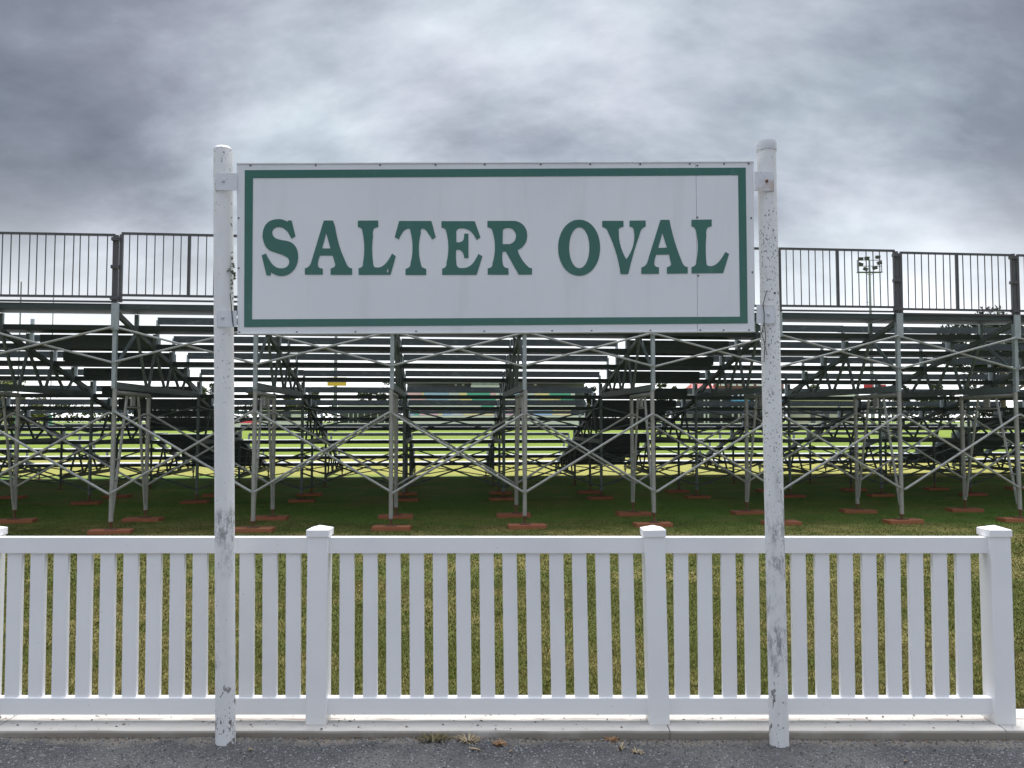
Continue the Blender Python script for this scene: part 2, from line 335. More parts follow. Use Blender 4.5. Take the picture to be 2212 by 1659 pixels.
def asphalt():
    mb = MB(); xs = list(np.linspace(-3.2, 3.2, 260)); ys = list(np.linspace(3.2, 4.0, 66)); n = len(xs)
    mb.v = [(x, y, asphalt_z(x, y)) for y in ys for x in xs]
    mb.f = [(j * n + i, j * n + i + 1, (j + 1) * n + i + 1, (j + 1) * n + i) for j in range(len(ys) - 1) for i in range(n - 1)]
    o = mb.build('asphalt', M['asphalt'], smooth=True); tag(o, 'rough worn asphalt strip in front of the kerb', kind='structure')
    mb = MB()
    for x0, x1, y0, y1 in ((-400, 400, -400, 3.2), (-400, -3.2, 3.2, 4.0), (3.2, 400, 3.2, 4.0)): mb.add([(x0, y0, .004), (x1, y0, .004), (x1, y1, .004), (x0, y1, .004)], [(0, 1, 2, 3)])
    tag(mb.build('asphalt', M['asphalt']), 'asphalt car park behind the viewer', kind='structure')
    n = 24000; P = np.stack([RNG.uniform(-2.9, 2.9, n), RNG.uniform(3.4, 3.97, n)], 1)
    vs, fs = [], []
    for i in range(n):
        x, y = P[i]; s = 0.002 + 0.0052 * RNG.random() ** 2.2; z = asphalt_z(x, y) + s * .25; a = RNG.random() * 6.28; c, d = math.cos(a) * s, math.sin(a) * s; k = .6 + .6 * RNG.random(); b = len(vs)
        vs += [(x + c, y + d, z), (x - d * k, y + c * k, z), (x - c, y - d, z), (x + d * k, y - c * k, z), (x + c * .2, y + d * .2, z + s * .8)]
        fs += [(b, b + 1, b + 4), (b + 1, b + 2, b + 4), (b + 2, b + 3, b + 4), (b + 3, b, b + 4)]
    m = bpy.data.meshes.new('gravel'); m.from_pydata(vs, [], fs); m.materials.append(M['stone']); tag(link(bpy.data.objects.new('gravel', m)), 'loose aggregate on the asphalt', kind='stuff')
asphalt()
KERB_Z = 0.045
def debris():
    n = 2600; vs, fs = [], []
    for i in range(n):
        x = RNG.uniform(-2.9, 2.9); k = RNG.random() < .12
        if mnoise.noise(Vector((x * 1.7, 3.3, 0))) < RNG.uniform(-.5, .35) and not k: continue
        y = RNG.uniform(3.985, 4.26) if k else 3.970 - abs(RNG.normal(0, .016)); s = 0.0015 + .0045 * RNG.random() ** 2; z = (0.046 if k else asphalt_z(x, y)) + s * .3; a = RNG.random() * 6.28; c, d = math.cos(a) * s, math.sin(a) * s; b = len(vs)
        vs += [(x + c * 1.8, y + d * 1.8, z), (x - d, y + c, z), (x - c * 1.8, y - d * 1.8, z), (x + d, y - c, z), (x, y, z + s * .7)]
        fs += [(b, b + 1, b + 4), (b + 1, b + 2, b + 4), (b + 2, b + 3, b + 4), (b + 3, b, b + 4)]
    m = bpy.data.meshes.new('debris'); m.from_pydata(vs, [], fs); m.materials.append(M['soil']); tag(link(bpy.data.objects.new('debris', m)), 'dark soil crumbs and bits of leaf in the gutter', kind='stuff')
debris()
def kerb():
    root = empty('kerb', (0, 4.0, 0)); tag(root, 'pale concrete kerb strip with cracks under the white fence', 'kerb', kind='structure')
    cracks = [(-9, -4.4), (-4.4, -2.62), (-2.62, 0.795), (0.795, 2.49), (2.49, 9)]
    for i, (a, b) in enumerate(cracks):
        n = max(4, int((b - a) * 14)); mb = MB(); prof = [(3.972, -0.06), (3.972, 0.030), (3.979, 0.040), (3.992, 0.0445), (4.10, 0.046), (4.125, 0.043), (4.26, 0.046), (4.275, 0.02), (4.275, -.06)]
        ka, kb = a + 0.0025, b - 0.0025
        for j in range(n + 1):
            x = ka + (kb - ka) * j / n
            for p, (y, z) in enumerate(prof):
                jag = 0.012 * mnoise.noise(Vector((y * 30, i * 3.0 + (0 if j == 0 else 1), 2))) if j in (0, n) else 0
                if j == 0: jag = 0.012 * mnoise.noise(Vector((y * 30, i * 1.0, 2)))
                if j == n: jag = 0.012 * mnoise.noise(Vector((y * 30, (i + 1) * 1.0, 2)))
                zz_ = z + (0.0025 * mnoise.noise(Vector((x * 6, y * 8, 1))) if 0 < p < 7 else 0); yy = y + (0.004 * mnoise.noise(Vector((x * 3, 0, 9))) if p < 3 else 0)
                mb.v.append((x + jag, yy - 4.0, zz_))
        q = len(prof)
        mb.f = [(j * q + p, (j + 1) * q + p, (j + 1) * q + p + 1, j * q + p + 1) for j in range(n) for p in range(q - 1)] + [tuple(range(q)), tuple(range(n * q, n * q + q))[::-1]]
        mb.build('kerb_length', M['kerb'], root, smooth=True)
kerb()

# ================================================================== FENCE
def fence():
    root = empty('picket_fence', (0, 4.09, KERB_Z)); tag(root, 'white vinyl picket fence with capped square posts standing on the kerb', 'fence')
    Y0 = 4.092; inv = Matrix.Translation((0, -4.09, -KERB_Z))
    posts = []
    pw = 0.053
    cap = MB(); cw = 0.0585
    cap.add([(-cw,-cw,0),(cw,-cw,0),(cw,cw,0),(-cw,cw,0),(-cw,-cw,.036),(cw,-cw,.036),(cw,cw,.036),(-cw,cw,.036),(0,0,.055)], [(0,3,2,1),(0,1,5,4),(1,2,6,5),(2,3,7,6),(3,0,4,7),(4,5,8),(5,6,8),(6,7,8),(7,4,8)])
    capm = cap.mesh('cap', M['pvc'], bevel=0.002)
    postm = MB().box(-pw, pw, -pw, pw, 0, .962).mesh('post', M['pvc'], bevel=0.004)
    for xb, lean in ((-34, 0.004), (687.5, 0.002), (1420.5, 0.0165), (2159.5, 0.0)):
        X = px(xb, 1555, Y0).x; posts.append((X, lean))
        p = inst('post', postm, root, (X, 0.002, 0), (0, -lean, 0)); inst('cap', capm, p, (0, 0, 0.955))
    rails = {}
    zT, zB = 0.866, 0.042; rh = 0.084; rt = 0.020
    for i in range(3):
        (xa, la), (xb, lb) = posts[i], posts[i + 1]
        L = xb - xa - 2 * pw
        for nm, zc, sh in (('top_rail', zT, (-la * zT, -lb * zT)), ('bottom_rail', zB, (0, 0))):
            a, b = xa + pw + sh[0] - .004, xb - pw + sh[1] + .004
            mb = MB().box(a, b, -rt - .004, rt + .004, zc, zc + rh); mb.build(nm, M['pvc'], root, bevel=0.003)
        ph = zT - zB - rh + 0.004
        pm = MB().box(-.0375, .0375, -.013, .013, 0, ph).mesh('picket', M['pvc'], bevel=0.0025)
        lefts = {0: [(58, 1.62, 0), 147.5], 1: [(205, 1.4747, 1200), 134.6], 2: [(79, 1.5447, 2600), 142.6]}[i]
        (z0, sc, off), dp = lefts
        for k in range(13):
            yref = {0: 285, 1: 262, 2: 275}[i] / sc + 2000
            xt = (off + (z0 + dp * k) / sc) / 1.8228 + 15.6
            X = px(xt, yref / 1.8228, Y0).x
            ln = (0.010, 0.0075 + 0.0105 * k / 12, 0.002 - 0.011 * k / 12)[i]
            inst('picket', pm, root, (X + ln * ph + random.gauss(0, .0005), 0, zB + rh - .002), (0, -ln + random.gauss(0, .0008), 0))
fence()

# ================================================================== SIGN
def smooth_contour(pts, seg=7):
    n = len(pts); P = [Vector((p[0], p[1])) for p in pts]; S = [len(p) > 2 for p in pts]; T = [None] * n
    for i in range(n):
        if S[i]:
            a = P[i] - P[i - 1]; b = P[(i + 1) % n] - P[i]; la, lb = max(a.length, 1e-6), max(b.length, 1e-6)
            T[i] = (a / la / la + b / lb / lb).normalized()
    out = []
    for i in range(n):
        j = (i + 1) % n; out.append(P[i])
        if not (S[i] or S[j]): continue
        d = P[j] - P[i]; L = d.length; u = d / L
        t0 = T[i] if S[i] else (2 * u.dot(T[j]) * u - T[j]); t1 = T[j] if S[j] else (2 * u.dot(T[i]) * u - T[i])
        if abs(u.dot(t0)) > .9999 and abs(u.dot(t1)) > .9999: continue
        for k in range(1, seg):
            s = k / seg; h1 = 2*s**3-3*s**2+1; h2 = s**3-2*s**2+s; h3 = -2*s**3+3*s**2; h4 = s**3-s**2
            out.append(P[i] * h1 + t0 * L * h2 + P[j] * h3 + t1 * L * h4)
    return out
def ell(cx, cy, rx, ry, n=64, e=1.0):
    r = []
    for k in range(n):
        a = 2 * math.pi * k / n; c, s = math.cos(a), math.sin(a)
        r.append((cx + rx * math.copysign(abs(c) ** e, c), cy + ry * math.copysign(abs(s) ** e, s)))
    return r
LET = [
 ((1000, 840), [[(740,157),(820,157),(907,500),(818,553),(780,480,1),(735,405,1),(680,350,1),(615,312,1),(530,300,1),(455,325,1),(410,375,1),(400,430,1),(420,490,1),(465,535,1),(530,565,1),(620,585,1),(720,603,1),(800,630,1),(870,680,1),(925,755,1),(955,850,1),(965,950,1),(950,1065,1),(910,1170,1),(850,1255,1),(770,1320,1),(690,1355,1),(600,1366,1),(520,1357,1),(445,1328,1),(374,1283),(362,1354),(275,1350),(170,916),(263,876),(300,950,1),(350,1035,1),(410,1115,1),(470,1165,1),(540,1193,1),(610,1198,1),(680,1185,1),(735,1148,1),(765,1100,1),(772,1045,1),(755,995,1),(715,955,1),(640,915,1),(550,882,1),(450,850,1),(360,818,1),(300,775,1),(250,710,1),(213,620,1),(192,520,1),(195,420,1),(220,320,1),(265,240,1),(330,180,1),(420,143,1),(520,128,1),(600,132,1),(670,153,1),(738,190)]]),
 ((1000, 840), [[(1522,158),(1722,158),(1770,290),(1985,1030,1),(2045,1150,1),(2085,1185,1),(2138,1198),(2138,1340),(1671,1340),(1671,1198),(1720,1187,1),(1758,1160,1),(1770,1120,1),(1758,1070,1),(1715,920),(1438,920),(1400,1050,1),(1392,1110,1),(1402,1160,1),(1435,1190,1),(1500,1200),(1500,1335),(1110,1335),(1110,1198),(1180,1170,1),(1225,1120,1),(1260,1020,1),(1280,960)], [(1575,432),(1668,766),(1483,766)]]),
 ((1390, 840), [[(107,160),(551,158),(551,300),(495,312,1),(455,340,1),(437,390,1),(437,500),(440,1080,1),(450,1140,1),(470,1170,1),(530,1180,1),(600,1172,1),(670,1130,1),(740,1060,1),(800,970,1),(851,876),(932,935),(818,1340),(123,1340),(123,1195),(180,1180,1),(212,1145,1),(217,1090),(207,400,1),(195,350,1),(165,318,1),(107,302)], [(752,1205),(785,1213),(765,1226),(775,1260),(760,1288),(735,1283),(744,1240)]]),
 ((1390, 840), [[(1005,168),(1706,168),(1803,522),(1722,570),(1690,510,1),(1640,440,1),(1590,370,1),(1540,338,1),(1500,335,1),(1479,360,1),(1479,420),(1480,1110,1),(1495,1160,1),(1535,1190,1),(1594,1208),(1594,1343),(1145,1343),(1145,1208),(1205,1188,1),(1242,1150,1),(1251,1095),(1247,370,1),(1238,340,1),(1210,333,1),(1150,350,1),(1090,400,1),(1050,465,1),(1020,520,1),(1003,570),(910,520)]]),
 ((1710, 840), [[(158,172),(882,172),(1005,523),(926,580),(880,505,1),(830,430,1),(770,375,1),(690,340,1),(600,327,1),(530,337,1),(490,370,1),(480,420),(480,628),(540,632,1),(590,620,1),(630,585,1),(645,530,1),(650,444),(744,444),(744,976),(650,976),(640,900,1),(610,840,1),(570,803,1),(530,793,1),(480,793),(480,1060,1),(490,1130,1),(525,1180,1),(600,1194,1),(680,1188,1),(760,1155,1),(830,1100,1),(900,1000,1),(961,885),(1048,938),(922,1340),(172,1340),(172,1203),(225,1185,1),(258,1145,1),(265,1080),(263,400,1),(250,355,1),(215,330,1),(158,313)]]),
 ((1710, 840), [[(1157,167),(1750,166),(1860,200,1),(1950,270,1),(2005,365,1),(2022,470,1),(2010,580,1),(1965,680,1),(1900,750,1),(1813,798),(2020,1140,1),(2065,1180,1),(2128,1195),(2128,1335),(1838,1335),(1558,832),(1490,836),(1490,1080,1),(1505,1140,1),(1545,1180,1),(1616,1196),(1616,1336),(1163,1336),(1163,1196),(1220,1185,1),(1258,1150,1),(1268,1090),(1266,390,1),(1250,345,1),(1215,320,1),(1157,307)], [(1487,672),(1492,390),(1510,345,1),(1560,325,1),(1620,321,1),(1690,340,1),(1745,390,1),(1780,460,1),(1775,540,1),(1740,610,1),(1690,650,1),(1645,672)]]),
 ((2160, 840), [ell(665,750,457,610,72,.97), ell(668,750,220,445,64,.97)]),
 ((2160, 840), [[(1168,165),(1630,165),(1630,295),(1570,310,1),(1530,340,1),(1527,400,1),(1692,1000),(1858,380,1),(1850,340,1),(1820,305,1),(1762,293),(1762,160),(2113,157),(2113,290),(2060,315,1),(2010,375,1),(1980,460,1),(1732,1325),(1567,1325),(1300,420,1),(1265,350,1),(1220,315,1),(1168,300)]]),
 ((2500, 840), [[(556,145),(750,143),(1005,1010,1),(1045,1105,1),(1085,1150,1),(1148,1170),(1148,1310),(695,1315),(695,1173),(745,1158,1),(780,1130,1),(785,1090,1),(775,1050,1),(743,898),(462,903),(428,1020,1),(420,1090,1),(432,1140,1),(465,1165,1),(522,1173),(522,1318),(138,1320),(138,1180),(200,1155,1),(250,1105,1),(285,1025,1),(300,960)], [(598,425),(695,748),(507,756)]]),
 ((2500, 840), [[(1230,143),(1670,135),(1670,285),(1605,302,1),(1570,330,1),(1555,380,1),(1555,480),(1555,1060,1),(1562,1120,1),(1600,1145,1),(1650,1150,1),(1720,1135,1),(1800,1080,1),(1880,985,1),(1967,840),(2048,885),(1920,1303),(1232,1308),(1232,1168),(1290,1150,1),(1325,1110,1),(1333,1050),(1330,400,1),(1315,345,1),(1285,305,1),(1230,287)]]),
]
def flat_shape(name, contours, mat, parent, y, thick):
    """filled outline in the XZ plane at depth y, given in metres"""
    cu = bpy.data.curves.new(name, 'CURVE'); cu.dimensions = '2D'; cu.fill_mode = 'BOTH'; cu.extrude = thick / 2
    for c in contours:
        s = cu.splines.new('POLY'); s.points.add(len(c) - 1); s.use_cyclic_u = True
        for p, q in zip(s.points, c): p.co = (q[0], q[1], 0, 1)
    t = bpy.data.objects.new(name, cu); link(t); bpy.context.view_layer.update()
    me = bpy.data.meshes.new_from_object(t.evaluated_get(bpy.context.evaluated_depsgraph_get()))
    bpy.data.objects.remove(t); bpy.data.curves.remove(cu)
    me.name = name; me.materials.clear(); me.materials.append(mat)
    return inst(name, me, parent, (0, y, 0), (R(90), 0, 0))
def sign():
    YP = 3.900; YF = 3.856                       # post axis, face of the board
    lb = px(487, 1606, YP); base = Vector((0, YP, 0.0))
    root = empty('name_sign', base); tag(root, 'white sign board reading SALTER OVAL in green on two weathered pipe posts', 'sign')
    off = -base
    def loc(v): return v + off
    # posts
    for side, (xb, yb, xt, yt, r, mat) in enumerate(((487.3, 1607, 482.0, 323, .0476, 'postL'), (1683.3, 1603, 1655.2, 309, .0466, 'postR'))):
        a = loc(px(xb, yb, YP)); b = loc(px(xt, yt, YP)); d = (b - a).normalized(); a = a - d * 0.10
        mb = MB(); n = 28; K = 40; pr = []
        p0 = d.orthogonal().normalized(); q0 = d.cross(p0); L = (b - a).length
        for j in range(K + 1):
            c = a + d * (L * j / K); rr = r * (1 + 0.012 * mnoise.noise(Vector((j * .5, side * 7, 0))))
            if side == 0 and j == K: rr *= .97
            for i in range(n):
                t = 2 * math.pi * i / n; mb.v.append(tuple(c + p0 * (math.cos(t) * rr) + q0 * (math.sin(t) * rr)))
        mb.f = [(j * n + i, j * n + (i + 1) % n, (j + 1) * n + (i + 1) % n, (j + 1) * n + i) for j in range(K) for i in range(n)]
        cb = len(mb.v)
        if side == 0:      # flattened closed end
            for i in range(n):
                t = 2 * math.pi * i / n; mb.v.append(tuple(b + d * .012 + (p0 * math.cos(t) + q0 * math.sin(t)) * r * .72))
            mb.f += [(K * n + i, K * n + (i + 1) % n, cb + (i + 1) % n, cb + i) for i in range(n)] + [tuple(range(cb, cb + n))]
        else: mb.f += [tuple(range(K * n, K * n + n))]
        po = mb.build('post', M[mat], root, smooth=True); po['label'] = ['flaking white pipe post with moss at its side', 'scuffed white pipe post with a round cap'][side]
        if side == 1:
            MB().tube(b - d * .045, b + d * .006, r + .0035, 28).build('cap', M['plate'], po, smooth=True, bevel=.003)
            for (hx, hy) in ((1661, 377), (1674, 633)):
                h = loc(px(hx, hy, YP - r)); MB().tube(h + Vector((0, .012, 0)), h - Vector((0, .0012, 0)), .0048, 10).build('bolt_hole', M['black'], po)
        if side == 0:      # moss clumps on the inner side
            mb = MB()
            for (mx, my, s) in ((502, 556, .010), (504.5, 571, .013), (505, 577, .011), (503.5, 586, .009), (506, 592, .014), (506, 601, .012), (504, 611, .010), (502, 622, .007), (494.5, 586, .009), (498, 581, .006), (504, 633, .007), (503, 545, .006), (503.5, 645, .006), (502, 486, .006), (503, 470, .005)):
                c = loc(px(mx - 1.5, my, YP - .022 if mx > 500 else YP - .040))
                for _ in range(7):
                    cc = c + Vector((random.gauss(0, s * .35), random.gauss(0, s * .4), random.gauss(0, s * .45))); rr = s * random.uniform(.28, .55)
                    mb.add([cc + Vector(v) * rr for v in ((1,0,0),(-1,0,0),(0,1,0),(0,-1,0),(0,0,1),(0,0,-1))], [(0,2,4),(2,1,4),(1,3,4),(3,0,4),(2,0,5),(1,2,5),(3,1,5),(0,3,5)])
            m = mb.build('moss', M['moss'], po); m['kind'] = 'stuff'
    # board: two sheets meeting at a seam, on a folded white tray
    def q(x, y, Y=YF): return loc(px(x, y, Y))
    def slab(name, c4, y0, y1, mat, parent, bev=.0015):
        f = [px(*c, YF) for c in c4]; mb = MB()
        vs = [loc(Vector((p.x, y0, p.z))) for p in f] + [loc(Vector((p.x, y1, p.z))) for p in f]
        mb.add(vs, [(0,1,2,3),(7,6,5,4),(0,4,5,1),(1,5,6,2),(2,6,7,3),(3,7,4,0)]); return mb.build(name, mat, parent, bevel=bev)
    T = lambda x: 352 - 4 * (x - 511) / 1117; B = lambda x: 722 - 5 * (x - 513) / 1117
    slab('board', [(513, 720.5), (1506.9, B(1507) - 1.5), (1503.0, T(1503) + 1.5), (511, 353.5)], YF, YF + .030, M['swhite'], root)
    slab('board', [(1507.5, B(1508) - 1.5), (1630, 715.5), (1628, 349.5), (1503.6, T(1504) + 1.5)], YF - .0004, YF + .030, M['swhite'], root)
    # folded lip round the edge
    for nm, c4 in (('edge_lip', [(511.6, 355.2), (1627.6, 351.2), (1627.8, 348.2), (510.6, 352.2)]), ('edge_lip', [(512.6, 722), (1630.4, 717), (1630.3, 714.4), (512.6, 719.4)])):
        slab(nm, c4, YF - .004, YF + .033, M['swhite'], root)
    # green border: four strips
    O = [(528.9, 367.7), (1610.6, 362.3), (1615, 698.6), (527.5, 706.8)]; I = [(546.7, 384.9), (1594.3, 378.7), (1598.4, 684.1), (544.5, 689.9)]
    for k in range(4):
        j = (k + 1) % 4; c4 = [O[k], O[j], I[j], I[k]]
        pts = [q(*c) for c in c4]
        flat_shape('border_strip', [[(p.x, p.z) for p in pts]], M['sgreen'], root, YF - YP - .0014, .0012)
    # letters
    for (ox, oy), cons in LET:
        cc = []
        for c in cons:
            pts = smooth_contour(c) if any(len(p) > 2 for p in c) or len(c) < 20 else [Vector(p[:2]) for p in c]
            row = []
            for p in pts:
                v = q((ox + p.x / 5.53) / 1.8228, (oy + p.y / 5.53) / 1.8228); row.append((v.x, v.z))
            cc.append(row)
        flat_shape('letter', cc, M['sgreen'], root, YF - YP - .0018, .0012)
    # screws round the rim
    scr = MB().tube((0, 0, 0), (0, -.0032, 0), .0052, 10, .0038).mesh('screw', M['screw'])
    P = [(x, T(x) + 5.5) for x in (541, 682, 821, 941, 1047, 1168, 1275, 1383, 1490, 1564, 1617)] + [(x, B(x) - 4) for x in (517, 641, 768, 899, 1046, 1193, 1278, 1405, 1513, 1563, 1618)]
    P += [(515.5, 471), (515.5, 579), (1622.6, 471), (1625.5, 588), (1506.5, 357.5), (1506.5, 469.5), (1508.5, 595.5)]
    for x, y in P: inst('screw', scr, root, q(x, y) + Vector((0, -.0005 if y < 360 or y > 710 else -.0005, 0)))
    # clamp plates with bolts
    for xa, xb, ya, yb, bx, by, mt, bm in ((472, 512, 374, 411, 482.5, 391, 'plate', 'bolt'), (474, 511, 671, 706, 481, 686, 'plate', 'bolt'), (1630, 1671, 371, 412, 1656.5, 391, 'rusty_plate', 'rust'), (1634.5, 1674, 659, 699, 1660, 679, 'rusty_plate', 'bolt')):
        left = xa < 1000; yf = YP - .0535
        if left: xa -= 6 if ya < 500 else 4
        c = [px(xa, ya, yf), px(xb, ya, yf), px(xb, yb, yf), px(xa, yb, yf)]; mb = MB()
        vs = [loc(p) for p in c] + [loc(p + Vector((0, .004, 0))) for p in c]
        mb.add(vs, [(0,1,2,3),(7,6,5,4),(0,4,5,1),(1,5,6,2),(2,6,7,3),(3,7,4,0)])
        # wrap round the outer side of the pipe
        x0, x1 = (c[0], c[1]) if left else (c[1], c[0]); z0, z1 = c[2].z, c[0].z; s = -1 if left else 1
        pts = [Vector((x0.x, yf, 0)), Vector((x0.x + s * .006, yf + .016, 0)), Vector((x0.x + s * .004, YP, 0)), Vector((x0.x - s * .012, YP + .040, 0))]
        for a, b in zip(pts[:-1], pts[1:]):
            mb.add([loc(Vector((a.x, a.y, z0))), loc(Vector((b.x, b.y, z0))), loc(Vector((b.x, b.y, z1))), loc(Vector((a.x, a.y, z1)))], [(0, 1, 2, 3)])
        br = mb.build('clamp_plate', M[mt], root); br['label'] = 'rust-streaked clamp plate' if mt == 'rusty_plate' else 'painted clamp plate'
        bc = loc(px(bx, by, yf)); MB().tube(bc, bc + Vector((0, -.007, 0)), .0085, 8, .006).build('bolt', M[bm], br, smooth=True)
    # stray black cable ties
    def tie(pts, r=.0022):
        mb = MB(); mb.path([loc(px(x, y, Y)) for x, y, Y in pts], r, 6); mb.build('cable_tie', M['black'], root)
    tie([(497.0, 634, 3.848), (499.3, 655, 3.845), (502.0, 690, 3.842), (504.3, 706, 3.847)])
    tie([(1656, 628, 3.850), (1648.5, 657, 3.840), (1651, 680, 3.837), (1650.5, 697, 3.837), (1654, 725, 3.843), (1652.3, 745, 3.850), (1650.5, 783, 3.852)])
    tie([(1650.5, 697, 3.837), (1645, 722, 3.855), (1650, 735, 3.850), (1657, 767, 3.848)], .0018)
sign()

# ================================================================== GRANDSTAND
PHI = R(5.2); BAY = 1.905; ROW = 0.75; RISE = 0.2112; NR = 13
SO = Vector((-5.51, 10.70, 0.0)); F0, F1 = -4, 11
def ZD(k): return 3.18 - RISE * k - (.075 if k >= 5 else 0) - (.09 if k >= 9 else 0)      # three modules, each bedded a little lower
def SH(k): return (.435, .465, .395, .365)[(k >= 5) + (k >= 6) + (k >= 7)]
STAND = empty('grandstand', SO, PHI); tag(STAND, 'long demountable aluminium grandstand of plank rows on braced steel trestles', 'grandstand')
def sworld(u, w, z=0): return Vector((SO.x + u * math.cos(PHI) - w * math.sin(PHI), SO.y + u * math.sin(PHI) + w * math.cos(PHI), z))
def sground(u, w): return lawn_z(sworld(u, w).y)
AISLE = {-1: 'L', 4: 'R', 9: 'R'}
def stand():
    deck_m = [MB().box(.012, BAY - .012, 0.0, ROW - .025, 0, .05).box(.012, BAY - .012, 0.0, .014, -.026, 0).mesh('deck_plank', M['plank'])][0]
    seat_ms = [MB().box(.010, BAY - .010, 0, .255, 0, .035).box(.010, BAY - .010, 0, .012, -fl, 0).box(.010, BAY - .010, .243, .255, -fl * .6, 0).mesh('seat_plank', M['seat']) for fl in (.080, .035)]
    step_full = MB().box(.04, BAY - .17, 0, .36, 0, .142).mesh('stair_step', M['plank']); step_left = MB().box(.17, BAY - .04, 0, .36, 0, .142).mesh('stair_step', M['plank'])
    brk = [MB().box(-.022, .022, .085, .125, .05, .05 + h - .035).mesh('seat_bracket', M['upright']) for h in (.435, .365)]
    for b in range(F0, F1):
        u0 = b * BAY
        for k in range(NR):
            j = random.gauss(0, .003)
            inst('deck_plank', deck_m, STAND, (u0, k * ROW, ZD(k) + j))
            if k == 0 or (k == 1 and b not in AISLE): continue
            if b in AISLE:
                if k > 1: inst('stair_step', step_left if AISLE[b] == 'L' else step_full, STAND, (u0, k * ROW + .002, ZD(k) + .054))
            elif not (b == -2 and k == 2):
                inst('seat_plank', seat_ms[k >= 8], STAND, (u0, k * ROW + .055, ZD(k) + 0.05 + SH(k) - .035 + random.gauss(0, .004)), (0, random.gauss(0, .0008), 0))
    for f in range(F0, F1 + 1):
        for k in range(2, NR): inst('seat_bracket', brk[k >= 6], STAND, (f * BAY, k * ROW, ZD(k)))
    # side frames --------------------------------------------------------
    def stringer(seg):
        w0, z0, w1, z1 = seg
        return lambda w: z0 + (z1 - z0) * (w - w0) / (w1 - w0)
    A = (0.03, 3.10, 3.72, 2.15); sA = stringer(A)
    trA = MB().bar((0, 0, 2.095), (0, 3.78, 2.095), .05, .095).bar((0, A[0], A[1]), (0, A[2], A[3]), .045, .075).mesh('truss', M['truss'])
    websA = [((.75, sA(.75)), (.04, 2.36)), ((.75, sA(.75)), (1.17, 2.14)), ((1.5, sA(1.5)), (1.28, 2.14)), ((1.5, sA(1.5)), (1.95, 2.14)), ((2.25, sA(2.25)), (2.07, 2.14)), ((2.25, sA(2.25)), (2.66, 2.14)), ((3.0, sA(3.0)), (2.80, 2.14)), ((3.0, sA(3.0)), (3.45, 2.14))]
    webm = [MB().bar((0, a[0], a[1]), (0, b[0], b[1]), .034, .040).mesh('strut', M['truss']) for a, b in websA]
    spm = [MB().box(-.026, .026, .75 * j - .028, .75 * j + .022, sA(.75 * j), ZD(j - 1) - .003).mesh('step_post', M['truss']) for j in range(1, 6)]
    up = MB().box(-.027, .027, -.03, .03, 2.05, 3.176).mesh('rear_upright', M['upright'])
    slv = MB().box(-.040, .062, -.060, -.032, 2.86, 3.235).mesh('socket', M['upright'], bevel=.002)
    def lower(w0, z_hi, zc, w1, js):
        s = stringer((w0 + .02, z_hi, w1, zc + .06)); mb = MB().bar((0, w0, zc), (0, w1 + .03, zc), .05, .08).bar((0, w0 + .02, z_hi), (0, w1, zc + .06), .045, .07)
        for j in js:
            w = .75 * j; mb.box(-.024, .024, w - .026, w + .022, s(w) if w <= w1 else zc, ZD(j - 1) - .003)
            if w < w1 - .2: mb.bar((0, w, s(w)), (0, w - .35, zc + .03), .032, .036).bar((0, w, s(w)), (0, w + .33, zc + .03), .032, .036)
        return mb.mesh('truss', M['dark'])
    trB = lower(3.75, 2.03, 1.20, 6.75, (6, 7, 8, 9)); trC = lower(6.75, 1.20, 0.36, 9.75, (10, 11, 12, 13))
    head = MB().tube((0, .03, 1.995), (0, 1.25, 1.995), .032, 12).box(-.012, .012, .57, .70, 1.82, 1.985)
    rungs = [MB().tube((0, a, z), (0, b, z), .014, 8).mesh('rung', M['galv'], smooth=True) for z, a, b in ((1.80, .40, .86), (1.50, 0, .30), (1.06, 0, .20), (.78, 0, .135), (1.50, 1.25, .95), (1.06, 1.25, 1.05), (.78, 1.25, 1.115))]
    head = head.mesh('trestle', M['galv'], smooth=True)
    inn = [MB().path([(0, .42, 1.98), (0, .10, .60), (0, .045, .33)], .019, 8).mesh('inner_tube', M['galv'], smooth=True), MB().path([(0, .83, 1.98), (0, 1.15, .60), (0, 1.205, .33)], .019, 8).mesh('inner_tube', M['galv'], smooth=True)]
    timb = MB().box(-.27, .27, -.115, .115, 0, .058).mesh('timber_pad', M['timber'], bevel=.004)
    timb2 = MB().box(-.235, .235, -.12, .12, 0, .052).mesh('timber_pad', M['timber'], bevel=.004)
    pl = MB().box(-.075, .075, -.075, .075, 0, .007).mesh('base_plate', M['rust'])
    def foot(u, w, zleg, pipe, row, mt='galv', r=.031, show=True, cap=None):
        """screw jack, base plate, timber block under a leg; returns nothing"""
        g = sground(u, w); a = random.uniform(-.12, .12); du = random.uniform(-.05, .05)
        if w < 6:
            p = inst('timber_pad', timb if row < 2 else timb2, None); p.location = sworld(u + du, w, g - .004); p.rotation_euler = (random.gauss(0, .01), random.gauss(0, .012), PHI + a)
            n = min(row, 3); tag(p, ['red-brown timber block under a rear trestle leg of the stand', 'red-brown timber block under a second-line trestle leg of the stand', 'timber block under a front truss leg in the shade beneath the stand', 'small timber block just beyond a front truss leg beneath the stand'][n], 'timber block', ['blocks under the rear legs', 'blocks under the second legs', 'blocks under the truss legs', 'blocks beyond the truss legs'][n])
        top = g + (.058 if w < 6 else 0)
        j = MB().tube((u, w, top + .006), (u, w, zleg + .02), .0165, 10).tube((u, w, zleg - .014), (u, w, zleg), r + .014, 12).build('screw_jack', M['rust'], STAND, smooth=True)
        inst('base_plate', pl, j, (u, w, top - .001), (0, 0, a * 1.7))
